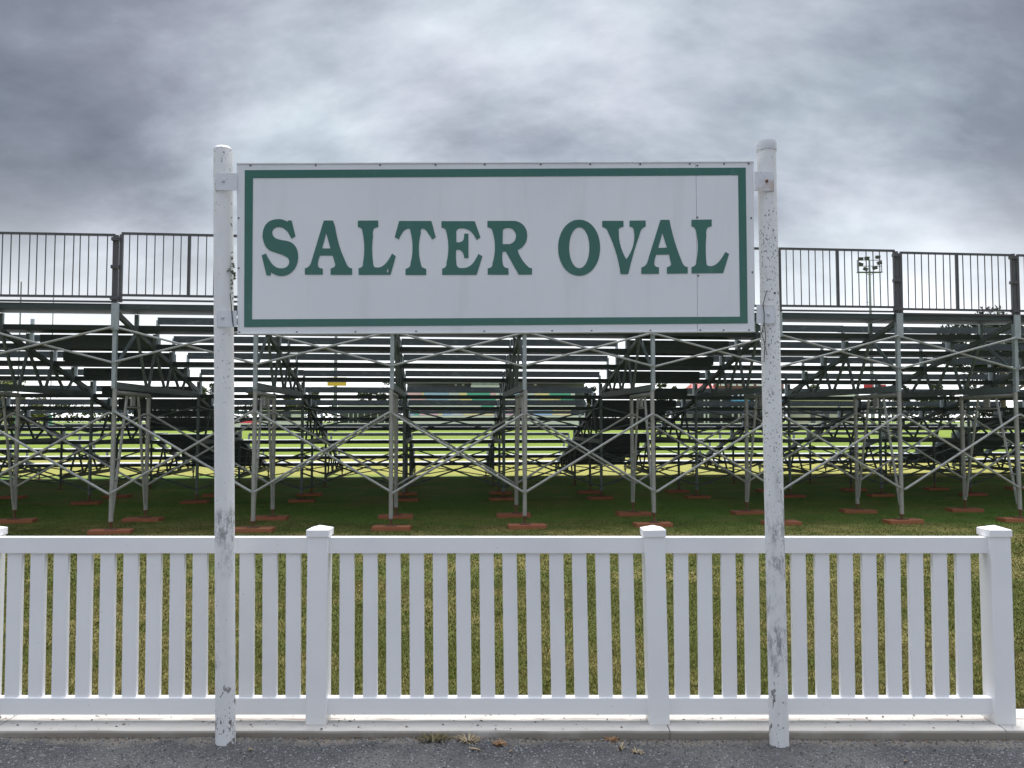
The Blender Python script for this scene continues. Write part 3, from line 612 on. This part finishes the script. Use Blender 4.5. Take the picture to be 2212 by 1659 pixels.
    for f in range(F0, F1 + 1):
        u = f * BAY; base = (u, 0, 0)
        t = inst('truss', trA, STAND, base)
        for m in webm: inst('strut', m, t)
        for m in spm: inst('step_post', m, t)
        ru = inst('rear_upright', up, STAND, base); inst('socket', slv, ru)
        inst('truss', trB, STAND, base); inst('truss', trC, STAND, base)
        h = inst('trestle', head, STAND, base, (random.gauss(0, .003), random.gauss(0, .0045), 0))
        for m in inn: inst('inner_tube', m, h)
        for m in rungs: inst('rung', m, h)
        zl = random.uniform(.20, .28)
        for w, row in ((0, 0), (1.25, 1)):
            MB().tube((0, w, zl if row == 0 else zl + .02), (0, w, 2.045 if row == 0 else 1.995), .031, 14).build('leg', M['galv'], h, smooth=True)
            foot(u, w, zl if row == 0 else zl + .02, .031, row)
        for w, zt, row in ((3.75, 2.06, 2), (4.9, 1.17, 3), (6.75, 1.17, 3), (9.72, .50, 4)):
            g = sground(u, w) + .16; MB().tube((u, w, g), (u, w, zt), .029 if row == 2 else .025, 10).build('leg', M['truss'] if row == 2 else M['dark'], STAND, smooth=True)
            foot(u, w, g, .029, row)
        MB().tube((u, 3.80, .62), (u, 6.70, .24), .016, 8).build('ground_tie', M['truss'], STAND, smooth=True)
    # cross braces -------------------------------------------------------
    def xbrace(w, hi, lo, mat, r, dw=.034):
        for b in range(F0, F1):
            u0, u1 = b * BAY + .03, (b + 1) * BAY - .03; h = random.gauss(0, .012)
            for a, c, o in ((hi, lo, -dw), (lo, hi, -dw - 2.1 * r)):
                mb = MB().tube((u0, w + o, a + h), (u1, w + o, c + h), r, 8); mb.box(u0 - .03, u0 + .014, w + o - r * .5, w + o + r * .5, a + h - .014, a + h + .014).box(u1 - .014, u1 + .03, w + o - r * .5, w + o + r * .5, c + h - .014, c + h + .014)
                mb.build('cross_brace', mat, STAND, smooth=True)
    xbrace(0, 2.89, 2.41, M['brace'], .0165); xbrace(0, 1.71, .60, M['brace'], .0175); xbrace(1.25, 1.72, .62, M['brace'], .0165)
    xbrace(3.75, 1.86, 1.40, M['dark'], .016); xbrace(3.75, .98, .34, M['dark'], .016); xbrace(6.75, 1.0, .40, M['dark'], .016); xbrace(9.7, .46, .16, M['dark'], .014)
    # guardrail panels ---------------------------------------------------
    pz0, pz1 = 3.33, 4.20; hw = BAY - .075
    bal = MB().box(-.0055, .0055, -.0055, .0055, pz0 + .015, pz1 - .015).mesh('baluster', M['guard'])
    def panel(mid):
        mb = MB().box(0, hw, -.016, .016, pz1 - .019, pz1 + .014).box(0, hw, -.016, .016, pz0 - .016, pz0 + .016).box(-.021, .021, -.021, .021, pz0 - .10, pz1 - .019).box(hw - .021, hw + .021, -.021, .021, pz0 - .10, pz1 - .019).box(.021, hw - .021, -.013, .013, pz0 - .082, pz0 - .056)
        if mid: mb.box(hw / 2 - .019, hw / 2 + .019, -.017, .017, pz0 + .016, pz1 - .019)
        return mb.mesh('guardrail_panel', M['guard'])
    pm, pn = panel(True), panel(False)
    clamp = MB().box(-.065, .045, -.045, .030, -.024, .024).mesh('clamp', M['guard'], bevel=.003)
    gp = MB().box(-.024, .024, -.026, .026, 3.10, 4.19).mesh('guard_post', M['guard'])
    for b in range(F0, F1):
        mid = b != -1; dz = random.choice([0, .012, -.014, .02]) - .004 * b
        g = inst('guardrail_panel', pm if mid else pn, STAND, (b * BAY + .055, -.012, dz), (0, random.gauss(0, .0025), 0))
        for i in range(1, 16):
            if mid and i == 8: continue
            inst('baluster', bal, g, (hw * i / 16 + random.gauss(0, .0012), 0, 0), (0, random.gauss(0, .0018), 0))
    for f in range(F0, F1 + 1):
        p = inst('guard_post', gp, STAND, (f * BAY - .006, -.01, 0))
        for z in (4.13, 3.74, 3.30): inst('clamp', clamp, p, (.01, -.012, z))
stand()

# ================================================================== GRASS AND LITTER
def grass():
    def patch(y0, y1, dens, h, wd, xlim):
        A = (y1 - y0) * 2 * xlim; n = int(A * dens); x = RNG.uniform(-xlim, xlim, n); y = RNG.uniform(y0, y1, n)
        keep = (np.abs(x) < 0.72 * y + .3) & (RNG.random(n) < np.clip((15.5 - y) / 6.0, 0, 1)); x, y = x[keep], y[keep]; n = len(x)
        a = RNG.uniform(0, 2 * np.pi, n); hh = h * RNG.uniform(.45, 1.25, n); w = wd * RNG.uniform(.6, 1.3, n); ln = RNG.uniform(.2, 1.3, n) * hh; t = RNG.uniform(0, 2 * np.pi, n)
        z = 0.016 + 0.0065 * (y - 4.1)
        V = np.empty((n, 3, 3)); V[:, 0] = np.stack([x - np.cos(a) * w, y - np.sin(a) * w, z - .002], 1); V[:, 1] = np.stack([x + np.cos(a) * w, y + np.sin(a) * w, z - .002], 1)
        V[:, 2] = np.stack([x + np.cos(t) * ln, y + np.sin(t) * ln, z + hh], 1); return V.reshape(-1, 3)
    V = np.concatenate([patch(4.285, 4.42, 5000, .036, .0036, 3.6), patch(4.29, 5.6, 13500, .017, .0031, 4.4), patch(5.6, 7.6, 7500, .017, .0042, 5.8), patch(7.6, 10.5, 2300, .018, .0075, 7.6), patch(10.5, 15.5, 1100, .017, .009, 11.2)])
    m = bpy.data.meshes.new('grass'); n = len(V) // 3
    m.vertices.add(len(V)); m.vertices.foreach_set('co', V.ravel()); m.loops.add(3 * n); m.loops.foreach_set('vertex_index', np.arange(3 * n, dtype=np.int32)); m.polygons.add(n); m.polygons.foreach_set('loop_start', np.arange(0, 3 * n, 3, dtype=np.int32))
    m.update(calc_edges=True); m.materials.append(M['grass']); tag(link(bpy.data.objects.new('grass', m)), 'short patchy olive grass behind the fence', 'grass', kind='stuff')
grass()
def tuft(name, D, n, h, mat, label, cat, spread=.02, flat=.5):
    p = gpx(*D, .012); p.z = asphalt_z(p.x, p.y) - .002; mb = MB()
    for i in range(n):
        a = random.uniform(0, 6.28); r = random.uniform(0, spread); b = Vector((math.cos(a) * r, math.sin(a) * r * .5, 0)); L = h * random.uniform(.5, 1.2); d = Vector((math.cos(a) * flat, math.sin(a) * flat, random.uniform(.15, 1))).normalized() * L
        s = d.cross(Vector((0, 0, 1))).normalized() * random.uniform(.0016, .0035); m_ = b + d * .55 + Vector((0, 0, L * .12))
        mb.add([b - s, b + s, m_ + s, m_ - s, b + d + Vector((0, 0, -L * .05))], [(0, 1, 2, 3), (3, 2, 4)])
    o = mb.build(name, mat); o.location = p; tag(o, label, cat)
tuft('weed_tuft', (936, 1599), 120, .045, M['weedg'], 'green and straw weed tuft growing against the kerb', 'weed', .075, .7)
tuft('dry_grass_clump', (1012, 1600), 70, .055, M['straw'], 'flattened star-shaped clump of dry straw beside the green weed', 'dry grass', .03, 1.6)
tuft('dead_plant', (1078, 1608), 60, .030, M['brownleaf'], 'small brown withered plant near the straw clump', 'dead plant', .025, .9)
tuft('dry_sprig', (1322, 1596), 45, .038, M['brownleaf'], 'brown dry sprig at the kerb near the cracked joint', 'dead plant', .02, 1.2)
tuft('thin_stalks', (1339, 1616), 12, .045, M['straw'], 'few upright thin straw stalks in the asphalt', 'dry grass', .015, .4)
tuft('curled_straw', (1377, 1623), 36, .028, M['straw'], 'round curled straw tuft lying on the asphalt', 'dry grass', .02, 1.0)
def leaf(D, L, W, rz, mat, label, cat='leaf', name='fallen_leaf', z0=None):
    p = gpx(*D, .012); p.z = (asphalt_z(p.x, p.y) if z0 is None else z0) + .004; mb = MB()
    vs = []; 
    for i in range(7):
        t = i / 6; w = W * math.sin(math.pi * min(.97, t * .94 + .03)) ** .7; z = .006 * math.sin(t * 3.1)
        vs += [(L * (t - .5), -w / 2, z + .004), (L * (t - .5), 0, z), (L * (t - .5), w / 2, z + .004)]
    mb.add(vs, [(3*i, 3*i+3, 3*i+4, 3*i+1) for i in range(6)] + [(3*i+1, 3*i+4, 3*i+5, 3*i+2) for i in range(6)])
    o = mb.build(name, mat, smooth=True); o.location = p; o.rotation_euler = (random.gauss(0, .15), random.gauss(0, .15), rz); tag(o, label, cat)
leaf((1025, 1622), .070, .022, .1, M['straw'], 'pale dry leaf lying flat on the asphalt below the straw clump')
leaf((1105, 1625), .028, .012, .5, M['straw'], 'small yellow leaf scrap on the asphalt')
leaf((541, 1621), .030, .013, .2, M['straw'], 'pale chip beside the foot of the mossy sign post')
leaf((418, 1618), .026, .006, .3, M['stone'], 'grey sliver on the asphalt left of the mossy post')
leaf((1956, 1643), .026, .011, .1, M['straw'], 'straw-coloured leaf on the asphalt near the fence end')
leaf((1621, 1595), .016, .010, .4, M['straw'], 'cream pebble-like chip near the scuffed post')
leaf((372, 1538), .022, .008, .6, M['brownleaf'], 'reddish dead leaf on the concrete kerb', z0=KERB_Z)

# ================================================================== FAR SIDE OF THE OVAL
FM = dict(white=simple('far_white_paint', (0.72, 0.72, 0.70), 0.6), cream=simple('far_cream_wall', (0.55, 0.52, 0.45), 0.8), grey=simple('far_grey_cladding', (0.115, 0.12, 0.14), 0.7), dgrey=simple('far_dark_opening', (0.05, 0.055, 0.06), 0.5),
    glass=simple('far_window_glass', (0.25, 0.30, 0.32), 0.15), red=simple('red_panel', (0.55, 0.035, 0.05), 0.5), yellow=simple('yellow_panel', (0.72, 0.46, 0.05), 0.5), pyellow=simple('pale_yellow_board', (0.86, 0.72, 0.38), 0.6), blue=simple('blue_board', (0.36, 0.52, 0.72), 0.6), pink=simple('pink_board', (0.76, 0.48, 0.53), 0.6), green=simple('green_board', (0.10, 0.42, 0.32), 0.6), lgrey=simple('pale_grey_board', (0.62, 0.65, 0.70), 0.6), teal=simple('teal_board', (0.15, 0.42, 0.42), .6),
    roof=simple('red_iron_roof', (0.42, 0.10, 0.085), 0.6), brown=simple('brown_fascia', (0.17, 0.075, 0.06), 0.7), sky_blue=simple('blue_awning', (0.10, 0.40, 0.72), 0.5), pole=simple('galvanised_mast', (0.30, 0.31, 0.32), 0.6, .3), lamp=simple('floodlight_housing', (0.05, 0.05, 0.055), 0.5), tyre=simple('tyre_rubber', (0.02, 0.02, 0.02), 0.8))
def at(x, y, Y): return px(x, y, Y)
def board(name, x0, x1, y0, y1, Y, d, mat, parent):
    a = at(x0, y1, Y); b = at(x1, y0, Y); o = parent.location
    return MB().box(a.x - o.x, b.x - o.x, Y - o.y, Y + d - o.y, a.z - o.z, b.z - o.z).build(name, mat, parent)
def pavilion():
    Y = 150; r = empty('pavilion', (at(1070, 905, Y).x, Y, lawn_z(Y))); tag(r, 'wide grey pavilion with tiers of coloured boards across the oval', 'building')
    board('wall', 879, 1262, 829, 920, Y + 1.5, 12, FM['grey'], r); board('roof', 874, 1266, 818, 824, Y - .6, 15, FM['lgrey'], r); board('fascia', 876, 1264, 824, 829, Y + .3, 13.5, FM['grey'], r)
    for x0, x1 in ((1018, 1046), (1047, 1063), (1064, 1078)): board('window', x0, x1, 823.5, 832, Y + .05, .3, FM['glass'], r)
    board('window_surround', 1017, 1079, 832.2, 838, Y + .0, .5, FM['white'], r)
    for x in (982, 998, 1112, 1120, 1154): board('notice_board', x, x + 5, 829 if x % 4 else 831, 833, Y + 1.3, .2, FM['white'], r)
    for x in (938, 1100, 1170): board('post', x, x + 1.2, 829, 838, Y + .9, .3, FM['dgrey'], r)
    rows = [(838, 857, [('pink', 32), ('pyellow', 5), ('blue', 53), ('lgrey', 23), ('pyellow', 17), ('green', 50), ('pink', 12), ('white', 34), ('blue', 30), ('lgrey', 20), ('pyellow', 32), ('green', 46), ('white', 9)]),
            (859, 874, [('lgrey', 8), ('pink', 34), ('blue', 46), ('lgrey', 26), ('pyellow', 27), ('green', 51), ('white', 47), ('blue', 28), ('lgrey', 22), ('pyellow', 43), ('green', 30)]),
            (876, 884, [('white', 160), ('green', 28), ('white', 176)]),
            (885, 897, [('blue', 15), ('green', 12), ('pink', 40), ('pyellow', 10), ('blue', 18), ('lgrey', 27), ('pyellow', 66), ('lgrey', 26), ('pink', 32), ('lgrey', 28), ('blue', 40), ('pyellow', 40)])]
    for i, (y0, y1, bs) in enumerate(rows):
        x = 879
        for c, w in bs: board('sponsor_board', x + .15, min(1262, x + w - .15), y0, y1, Y - .4 - i * .35, .15, FM[c], r); x += w
    for x in (1199, 1207, 1215, 1223, 1231, 1239): board('divider', x, x + .8, 859, 865, Y - 1.0, .1, FM['brown'], r)
    board('bench_wall', 872, 1268, 897.5, 921, Y - 2.2, .6, FM['white'], r)
pavilion()
def clubhouse():
    Y = 140; r = empty('clubhouse', (at(1580, 905, Y).x, Y, lawn_z(Y))); tag(r, 'low clubhouse with red iron roof and brown sign fascia', 'building')
    board('wall', 1496, 1690, 846, 917, Y + 2, 10, FM['dgrey'], r); board('fascia', 1545, 1693, 828, 841, Y + .4, 1.4, FM['brown'], r)
    a, b = at(1494, 841, Y), at(1548, 826, Y); o = r.location
    MB().add([(a.x - o.x, 0, a.z - o.z), (b.x - o.x, 0, a.z - o.z), (b.x - o.x, 4, b.z - o.z), (a.x - o.x + .8, 4, b.z - o.z), (a.x - o.x, 8, a.z - o.z), (b.x - o.x, 8, a.z - o.z)], [(0, 1, 2, 3), (3, 2, 5, 4), (0, 3, 4), (1, 5, 2), (0, 4, 5, 1)]).build('roof', FM['roof'], r)
    for x0, x1 in ((1549, 1555), (1558, 1567), (1580, 1590), (1594, 1602), (1606, 1612), (1618, 1628), (1634, 1646), (1652, 1662)): board('sign_panel', x0, x1, 829.5, 833.5, Y + .3, .1, FM['white'], r)
    for x in (1521, 1529, 1557, 1582, 1595, 1604, 1630, 1655, 1675): board('post', x, x + 2.2, 841, 917, Y + .6, .3, FM['white'], r)
    for x0, x1, c in ((1585, 1619, 'sky_blue'), (1660, 1722, 'sky_blue')): board('awning', x0, x1, 864, 870, Y - .8, 2.4, FM[c], r)
    for x0, x1, c in ((1500, 1538, 'lgrey'), (1538, 1566, 'white'), (1566, 1576, 'red'), (1576, 1640, 'lgrey'), (1470, 1498, 'pink'), (1640, 1690, 'white')): board('low_board', x0 + .2, x1 - .2, 880, 889, Y - .9, .15, FM[c], r)
clubhouse()
def marquee():
    Y = 132; r = empty('marquee', (at(1790, 905, Y).x, Y, lawn_z(Y))); tag(r, 'long white flat-roofed shed beside the clubhouse awning', 'building')
    board('wall', 1738, 1850, 860, 915, Y + .3, 7, FM['cream'], r); board('roof', 1730, 1856, 851, 860, Y - .4, 8.4, FM['white'], r)
    for x in (1752, 1782, 1812): board('door', x, x + 9, 885, 917, Y + .15, .3, FM['grey'], r)
marquee()
def shed():
    Y = 145; r = empty('kiosk', (at(590, 905, Y).x, Y, lawn_z(Y))); tag(r, 'small white kiosk with dark hatch beyond the oval fence', 'building')
    board('wall', 560, 640, 884, 917, Y + .3, 6, FM['white'], r); board('roof', 556, 644, 880, 884, Y - .3, 7.2, FM['lgrey'], r); board('hatch', 578, 600, 889, 903, Y + .12, .25, FM['dgrey'], r); board('hatch', 610, 628, 889, 903, Y + .12, .25, FM['dgrey'], r)
    r = empty('shelter', (at(770, 905, Y).x, Y, lawn_z(Y))); tag(r, 'open shelter on thin white posts left of the pavilion', 'building')
    board('roof', 730, 845, 876, 881, Y - .3, 7, FM['white'], r); board('back_wall', 735, 842, 881, 917, Y + 5, .3, FM['grey'], r)
    for x in (752, 762, 772, 786, 800, 815, 830): board('post', x, x + 1.6, 881, 917, Y, .2, FM['white'], r)
shed()
def oval_fence():
    Y = 122; r = empty('boundary_fence', (0, Y, lawn_z(Y))); tag(r, 'low white boundary fence along the far side of the oval', 'fence')
    for x in range(-100, 101, 4):
        MB().box(x + .06, x + 3.94, -.03, .03, .12, 1.02).build('panel', FM['white'], r)
        MB().box(x - .05, x + .05, -.05, .05, 0, 1.12).build('post', FM['white'], r)
oval_fence()
def tower(x, ytop, Y, sign, label):
    b = at(x, 905, Y); r = empty('floodlight_tower', (b.x, Y, lawn_z(Y))); tag(r, label, 'light tower', 'floodlight towers round the oval'); H = at(x, ytop, Y).z - lawn_z(Y)
    mast = MB().tube((0, 0, 0), (0, 0, H), .27, 14, .11).build('mast', FM['pole'], r, smooth=True)
    hw = 1.58; mb = MB()
    for z in (H - 1.55, H - .78, H): mb.box(-hw, hw, -.04, .04, z - .035, z + .035)
    for xx in (-hw, hw): mb.box(xx - .035, xx + .035, -.04, .04, H - 1.55, H)
    mb.box(-hw, hw, -.3, .3, H - 1.65, H - 1.56).tube((-.62, 0, H - 1.6), (0, 0, H - 2.0), .035, 6).tube((.72, 0, H - 1.6), (0, 0, H - 2.0), .035, 6).build('lamp_frame', FM['lamp'], r)
    lm = MB(); lm.add([(-.30,-.1,-.22),(.30,-.1,-.22),(.30,-.1,.22),(-.30,-.1,.22),(-.2,.35,-.15),(.2,.35,-.15),(.2,.35,.15),(-.2,.35,.15)], [(0,1,2,3),(7,6,5,4),(0,4,5,1),(1,5,6,2),(2,6,7,3),(3,7,4,0)]); lm = lm.mesh('floodlight', FM['lamp'])
    for lx, lz, ry in ((-1.22, .12, 0), (-.42, .2, 0), (1.0, .35, 0), (-1.25, -.60, .35), (1.2, -.40, -.3), (-.65, -1.22, .4), (.6, -1.05, -.3)): inst('floodlight', lm, r, (lx, -.25, H + lz), (.3, ry, 0))
    for k in range(26): MB().box(-.62, -.2, -.02, .02, 3 + k * .55, 3.05 + k * .55).build('rung', FM['pole'], r)
    for xa, xb, ya, yb, c in sign: board('hanging_panel', xa, xb, ya, yb, Y - .5, .12, FM[c], r)
tower(1885.5, 562, 100, [(1866.5, 1885, 830.5, 840.5, 'red'), (1892, 1914, 831, 840.5, 'red')], 'tall floodlight tower carrying two red panels beyond the stand')
tower(724, 562, 100, [(707, 748, 815, 833.5, 'yellow')], 'floodlight tower with one yellow panel, its head behind the sign board')
def goalpost(x, ytop, Y, rad, label):
    b = at(x, 905, Y); r = empty('goal_post', (b.x, Y, lawn_z(Y))); tag(r, label, 'goal post'); H = at(x, ytop, Y).z
    MB().tube((0, 0, 0), (0, 0, H), rad, 10, rad * .75).build('pole', FM['pole'], r, smooth=True); MB().tube((0, 0, .1), (0, 0, 2.0), rad + .14, 12).build('padding', FM['green'], r, smooth=True)
goalpost(37, 614, 75, .085, 'taller white goal post at the near goal'); goalpost(108, 632, 75, .055, 'thinner shorter white post beside the tall goal post')
def car(x, Y, mat, label, rz=0):
    b = at(x, 905, Y); r = empty('parked_car', (b.x, Y, lawn_z(Y)), rz); tag(r, label, 'car', 'cars parked beyond the oval fence')
    prof = [(-2.1, .35), (-2.15, .75), (-1.9, .92), (-1.35, .98), (-.75, 1.42), (.75, 1.45), (1.45, .98), (2.05, .85), (2.15, .40)]
    mb = MB(); n = len(prof); mb.v = [(p[0], -.85 if p[1] < 1.2 else -.68, p[1]) for p in prof] + [(p[0], .85 if p[1] < 1.2 else .68, p[1]) for p in prof]
    mb.f = [tuple(range(n)), tuple(range(n, 2 * n))[::-1]] + [(i, n + i, n + (i + 1) % n, (i + 1) % n) for i in range(n)]; body = mb.build('body', mat, r, bevel=.05)
    MB().add([(-1.05, -.80, 1.0), (1.15, -.80, 1.0), (.62, -.71, 1.36), (-.62, -.71, 1.36)], [(0, 1, 2, 3)]).build('side_window', FM['dgrey'], body)
    for wx in (-1.3, 1.3):
        for wy in (-.82, .62):
            w = MB().tube((wx, wy, .33), (wx, wy + .2, .33), .33, 16).build('wheel', FM['tyre'], r); MB().tube((wx, wy - .01, .33), (wx, wy + .01, .33), .19, 12).build('rim', FM['lgrey'], w)
car(538, 134, FM['red'], 'red car parked beyond the oval fence'); car(500, 136, FM['dgrey'], 'dark car parked beside the red car beyond the fence')

# ------------------------------------------------------------------ trees
LG = [m_leaf('gum_leaf', (0.035, 0.050, 0.018), (0.095, 0.115, 0.045)), m_leaf('yellow_green_leaf', (0.09, 0.115, 0.025), (0.20, 0.21, 0.07)), m_leaf('dark_leaf', (0.012, 0.022, 0.010), (0.045, 0.062, 0.028))]
BARK = simple('gum_bark', (0.16, 0.13, 0.10), 0.9, 0, .4, 3)
def tree(x, Y, ytop, halfw_px, mat, label, n=2200, leaf=.30, seed=0, low=.25):
    rg = np.random.default_rng(seed + 50); rnd = random.Random(seed); b = at(x, 905, Y); g = lawn_z(Y); H = at(x, ytop, Y).z - g; Wd = halfw_px * Y / F
    r = empty('tree', (b.x, Y, g)); tag(r, label, 'tree')
    mb = MB(); mb.tube((0, 0, 0), (.1, 0, H * .35), H * .03, 8, H * .02); tips = []
    for i in range(11):
        a = i * 2.4 + rnd.random(); rr = Wd * rnd.uniform(.25, .80); z = H * rnd.uniform(low + .15, .93); rr *= math.sqrt(max(.1, 1 - ((z / H - .55) / .55) ** 2)); e = Vector((math.cos(a) * rr, math.sin(a) * rr, z)); tips.append(e)
        mid = Vector((e.x * .4, e.y * .4, H * .32 + (z - H * .32) * .55)); mb.tube((.1, 0, H * .30), mid, H * .014, 6, H * .009); mb.tube(mid, e, H * .009, 6, H * .003)
    mb.build('trunk', BARK, r, smooth=True)
    cen = []
    for e in tips:
        for _ in range(4): cen.append((e + Vector((rnd.gauss(0, Wd * .17), rnd.gauss(0, Wd * .17), rnd.gauss(0, H * .06))), rnd.uniform(.10, .24) * min(Wd, H * .6)))
    C = np.array([c[0] for c in cen]); S = np.array([c[1] for c in cen]); k = rg.integers(0, len(C), n)
    d = rg.normal(size=(n, 3)); d /= np.linalg.norm(d, axis=1)[:, None]; P = C[k] + d * (S[k] * rg.uniform(.3, 1.0, n) ** .6)[:, None] * np.array([1, 1, .75]); P[:, 2] = np.clip(P[:, 2], H * .12, H)
    a = rg.normal(size=(n, 3)); a /= np.linalg.norm(a, axis=1)[:, None]; c = np.cross(a, rg.normal(size=(n, 3))); c /= np.linalg.norm(c, axis=1)[:, None]; s = (leaf * rg.uniform(.5, 1.2, n))[:, None]
    V = np.stack([P - a * s, P + c * s * .35, P + a * s, P - c * s * .35], 1).reshape(-1, 3); m = bpy.data.meshes.new('crown'); m.vertices.add(len(V)); m.vertices.foreach_set('co', V.ravel()); m.loops.add(4 * n); m.loops.foreach_set('vertex_index', np.arange(4 * n, dtype=np.int32)); m.polygons.add(n); m.polygons.foreach_set('loop_start', np.arange(0, 4 * n, 4, dtype=np.int32)); m.update(calc_edges=True); m.materials.append(mat)
    inst('crown', m, r)
tree(2165, 62, 668, 165, LG[2], 'large dark gum tree rising behind the stand', 15000, .22, 3, .10)
tree(30, 120, 822, 105, LG[1], 'yellow-green bushy tree seen low between the left trusses', 4500, .35, 5, .05)
tree(842, 170, 826, 42, LG[0], 'dense green tree beside the pavilion', 2600, .4, 8)
tree(1272, 165, 822, 30, LG[2], 'dark tree at the right end of the pavilion', 2200, .4, 9)
for i, (x, y, h, mt, lb) in enumerate(((445, 829, 40, 0, 'spreading gum tree behind the mossy post'), (560, 838, 34, 0, 'low gum tree behind the kiosk'), (640, 841, 30, 1, 'small pale tree beside the floodlight tower with yellow panel'), (672, 834, 26, 0, 'round-headed gum between kiosk and shelter'), (795, 842, 30, 0, 'low tree behind the open shelter'), (1440, 826, 36, 0, 'gum tree between pavilion and clubhouse'), (1760, 834, 34, 0, 'gum tree above the white shed'), (1945, 834, 36, 0, 'gum tree right of the tower with red panels'), (2010, 826, 40, 0, 'gum tree left of the large dark tree'), (290, 840, 40, 0, 'low tree behind the left stair bay'))):
    tree(x, 190 + 7 * (i % 4), y, h, LG[mt], lb, 1500, .55, 20 + i)
def hedge(x0, x1, Y, ytop, label, seed):
    rg = np.random.default_rng(seed); n = 9000; a = at(x0, 905, Y).x; b = at(x1, 905, Y).x; H = at(0, ytop, Y).z
    xs = rg.uniform(a, b, n); hh = H * np.array([.62 + .38 * mnoise.noise(Vector((x * .11, seed, 0))) + .12 * mnoise.noise(Vector((x * .5, seed, 3))) for x in xs]); z = hh * np.sqrt(rg.uniform(0, 1, n)); P = np.stack([xs, Y + rg.normal(0, 1.5, n), z], 1)
    v = rg.normal(size=(n, 3)); v /= np.linalg.norm(v, axis=1)[:, None]; c = np.cross(v, rg.normal(size=(n, 3))); c /= np.linalg.norm(c, axis=1)[:, None]; s = rg.uniform(.35, .9, n)[:, None]
    V = np.stack([P - v * s, P + c * s * .45, P + v * s, P - c * s * .45], 1).reshape(-1, 3); m = bpy.data.meshes.new('tree_belt'); m.vertices.add(len(V)); m.vertices.foreach_set('co', V.ravel()); m.loops.add(4 * n); m.loops.foreach_set('vertex_index', np.arange(4 * n, dtype=np.int32)); m.polygons.add(n); m.polygons.foreach_set('loop_start', np.arange(0, 4 * n, 4, dtype=np.int32)); m.update(calc_edges=True); m.materials.append(LG[0])
    tag(link(bpy.data.objects.new('tree_belt', m)), label, 'trees', kind='stuff')
hedge(-260, 2500, 230, 852, 'far belt of trees along the horizon behind the ground', 4)
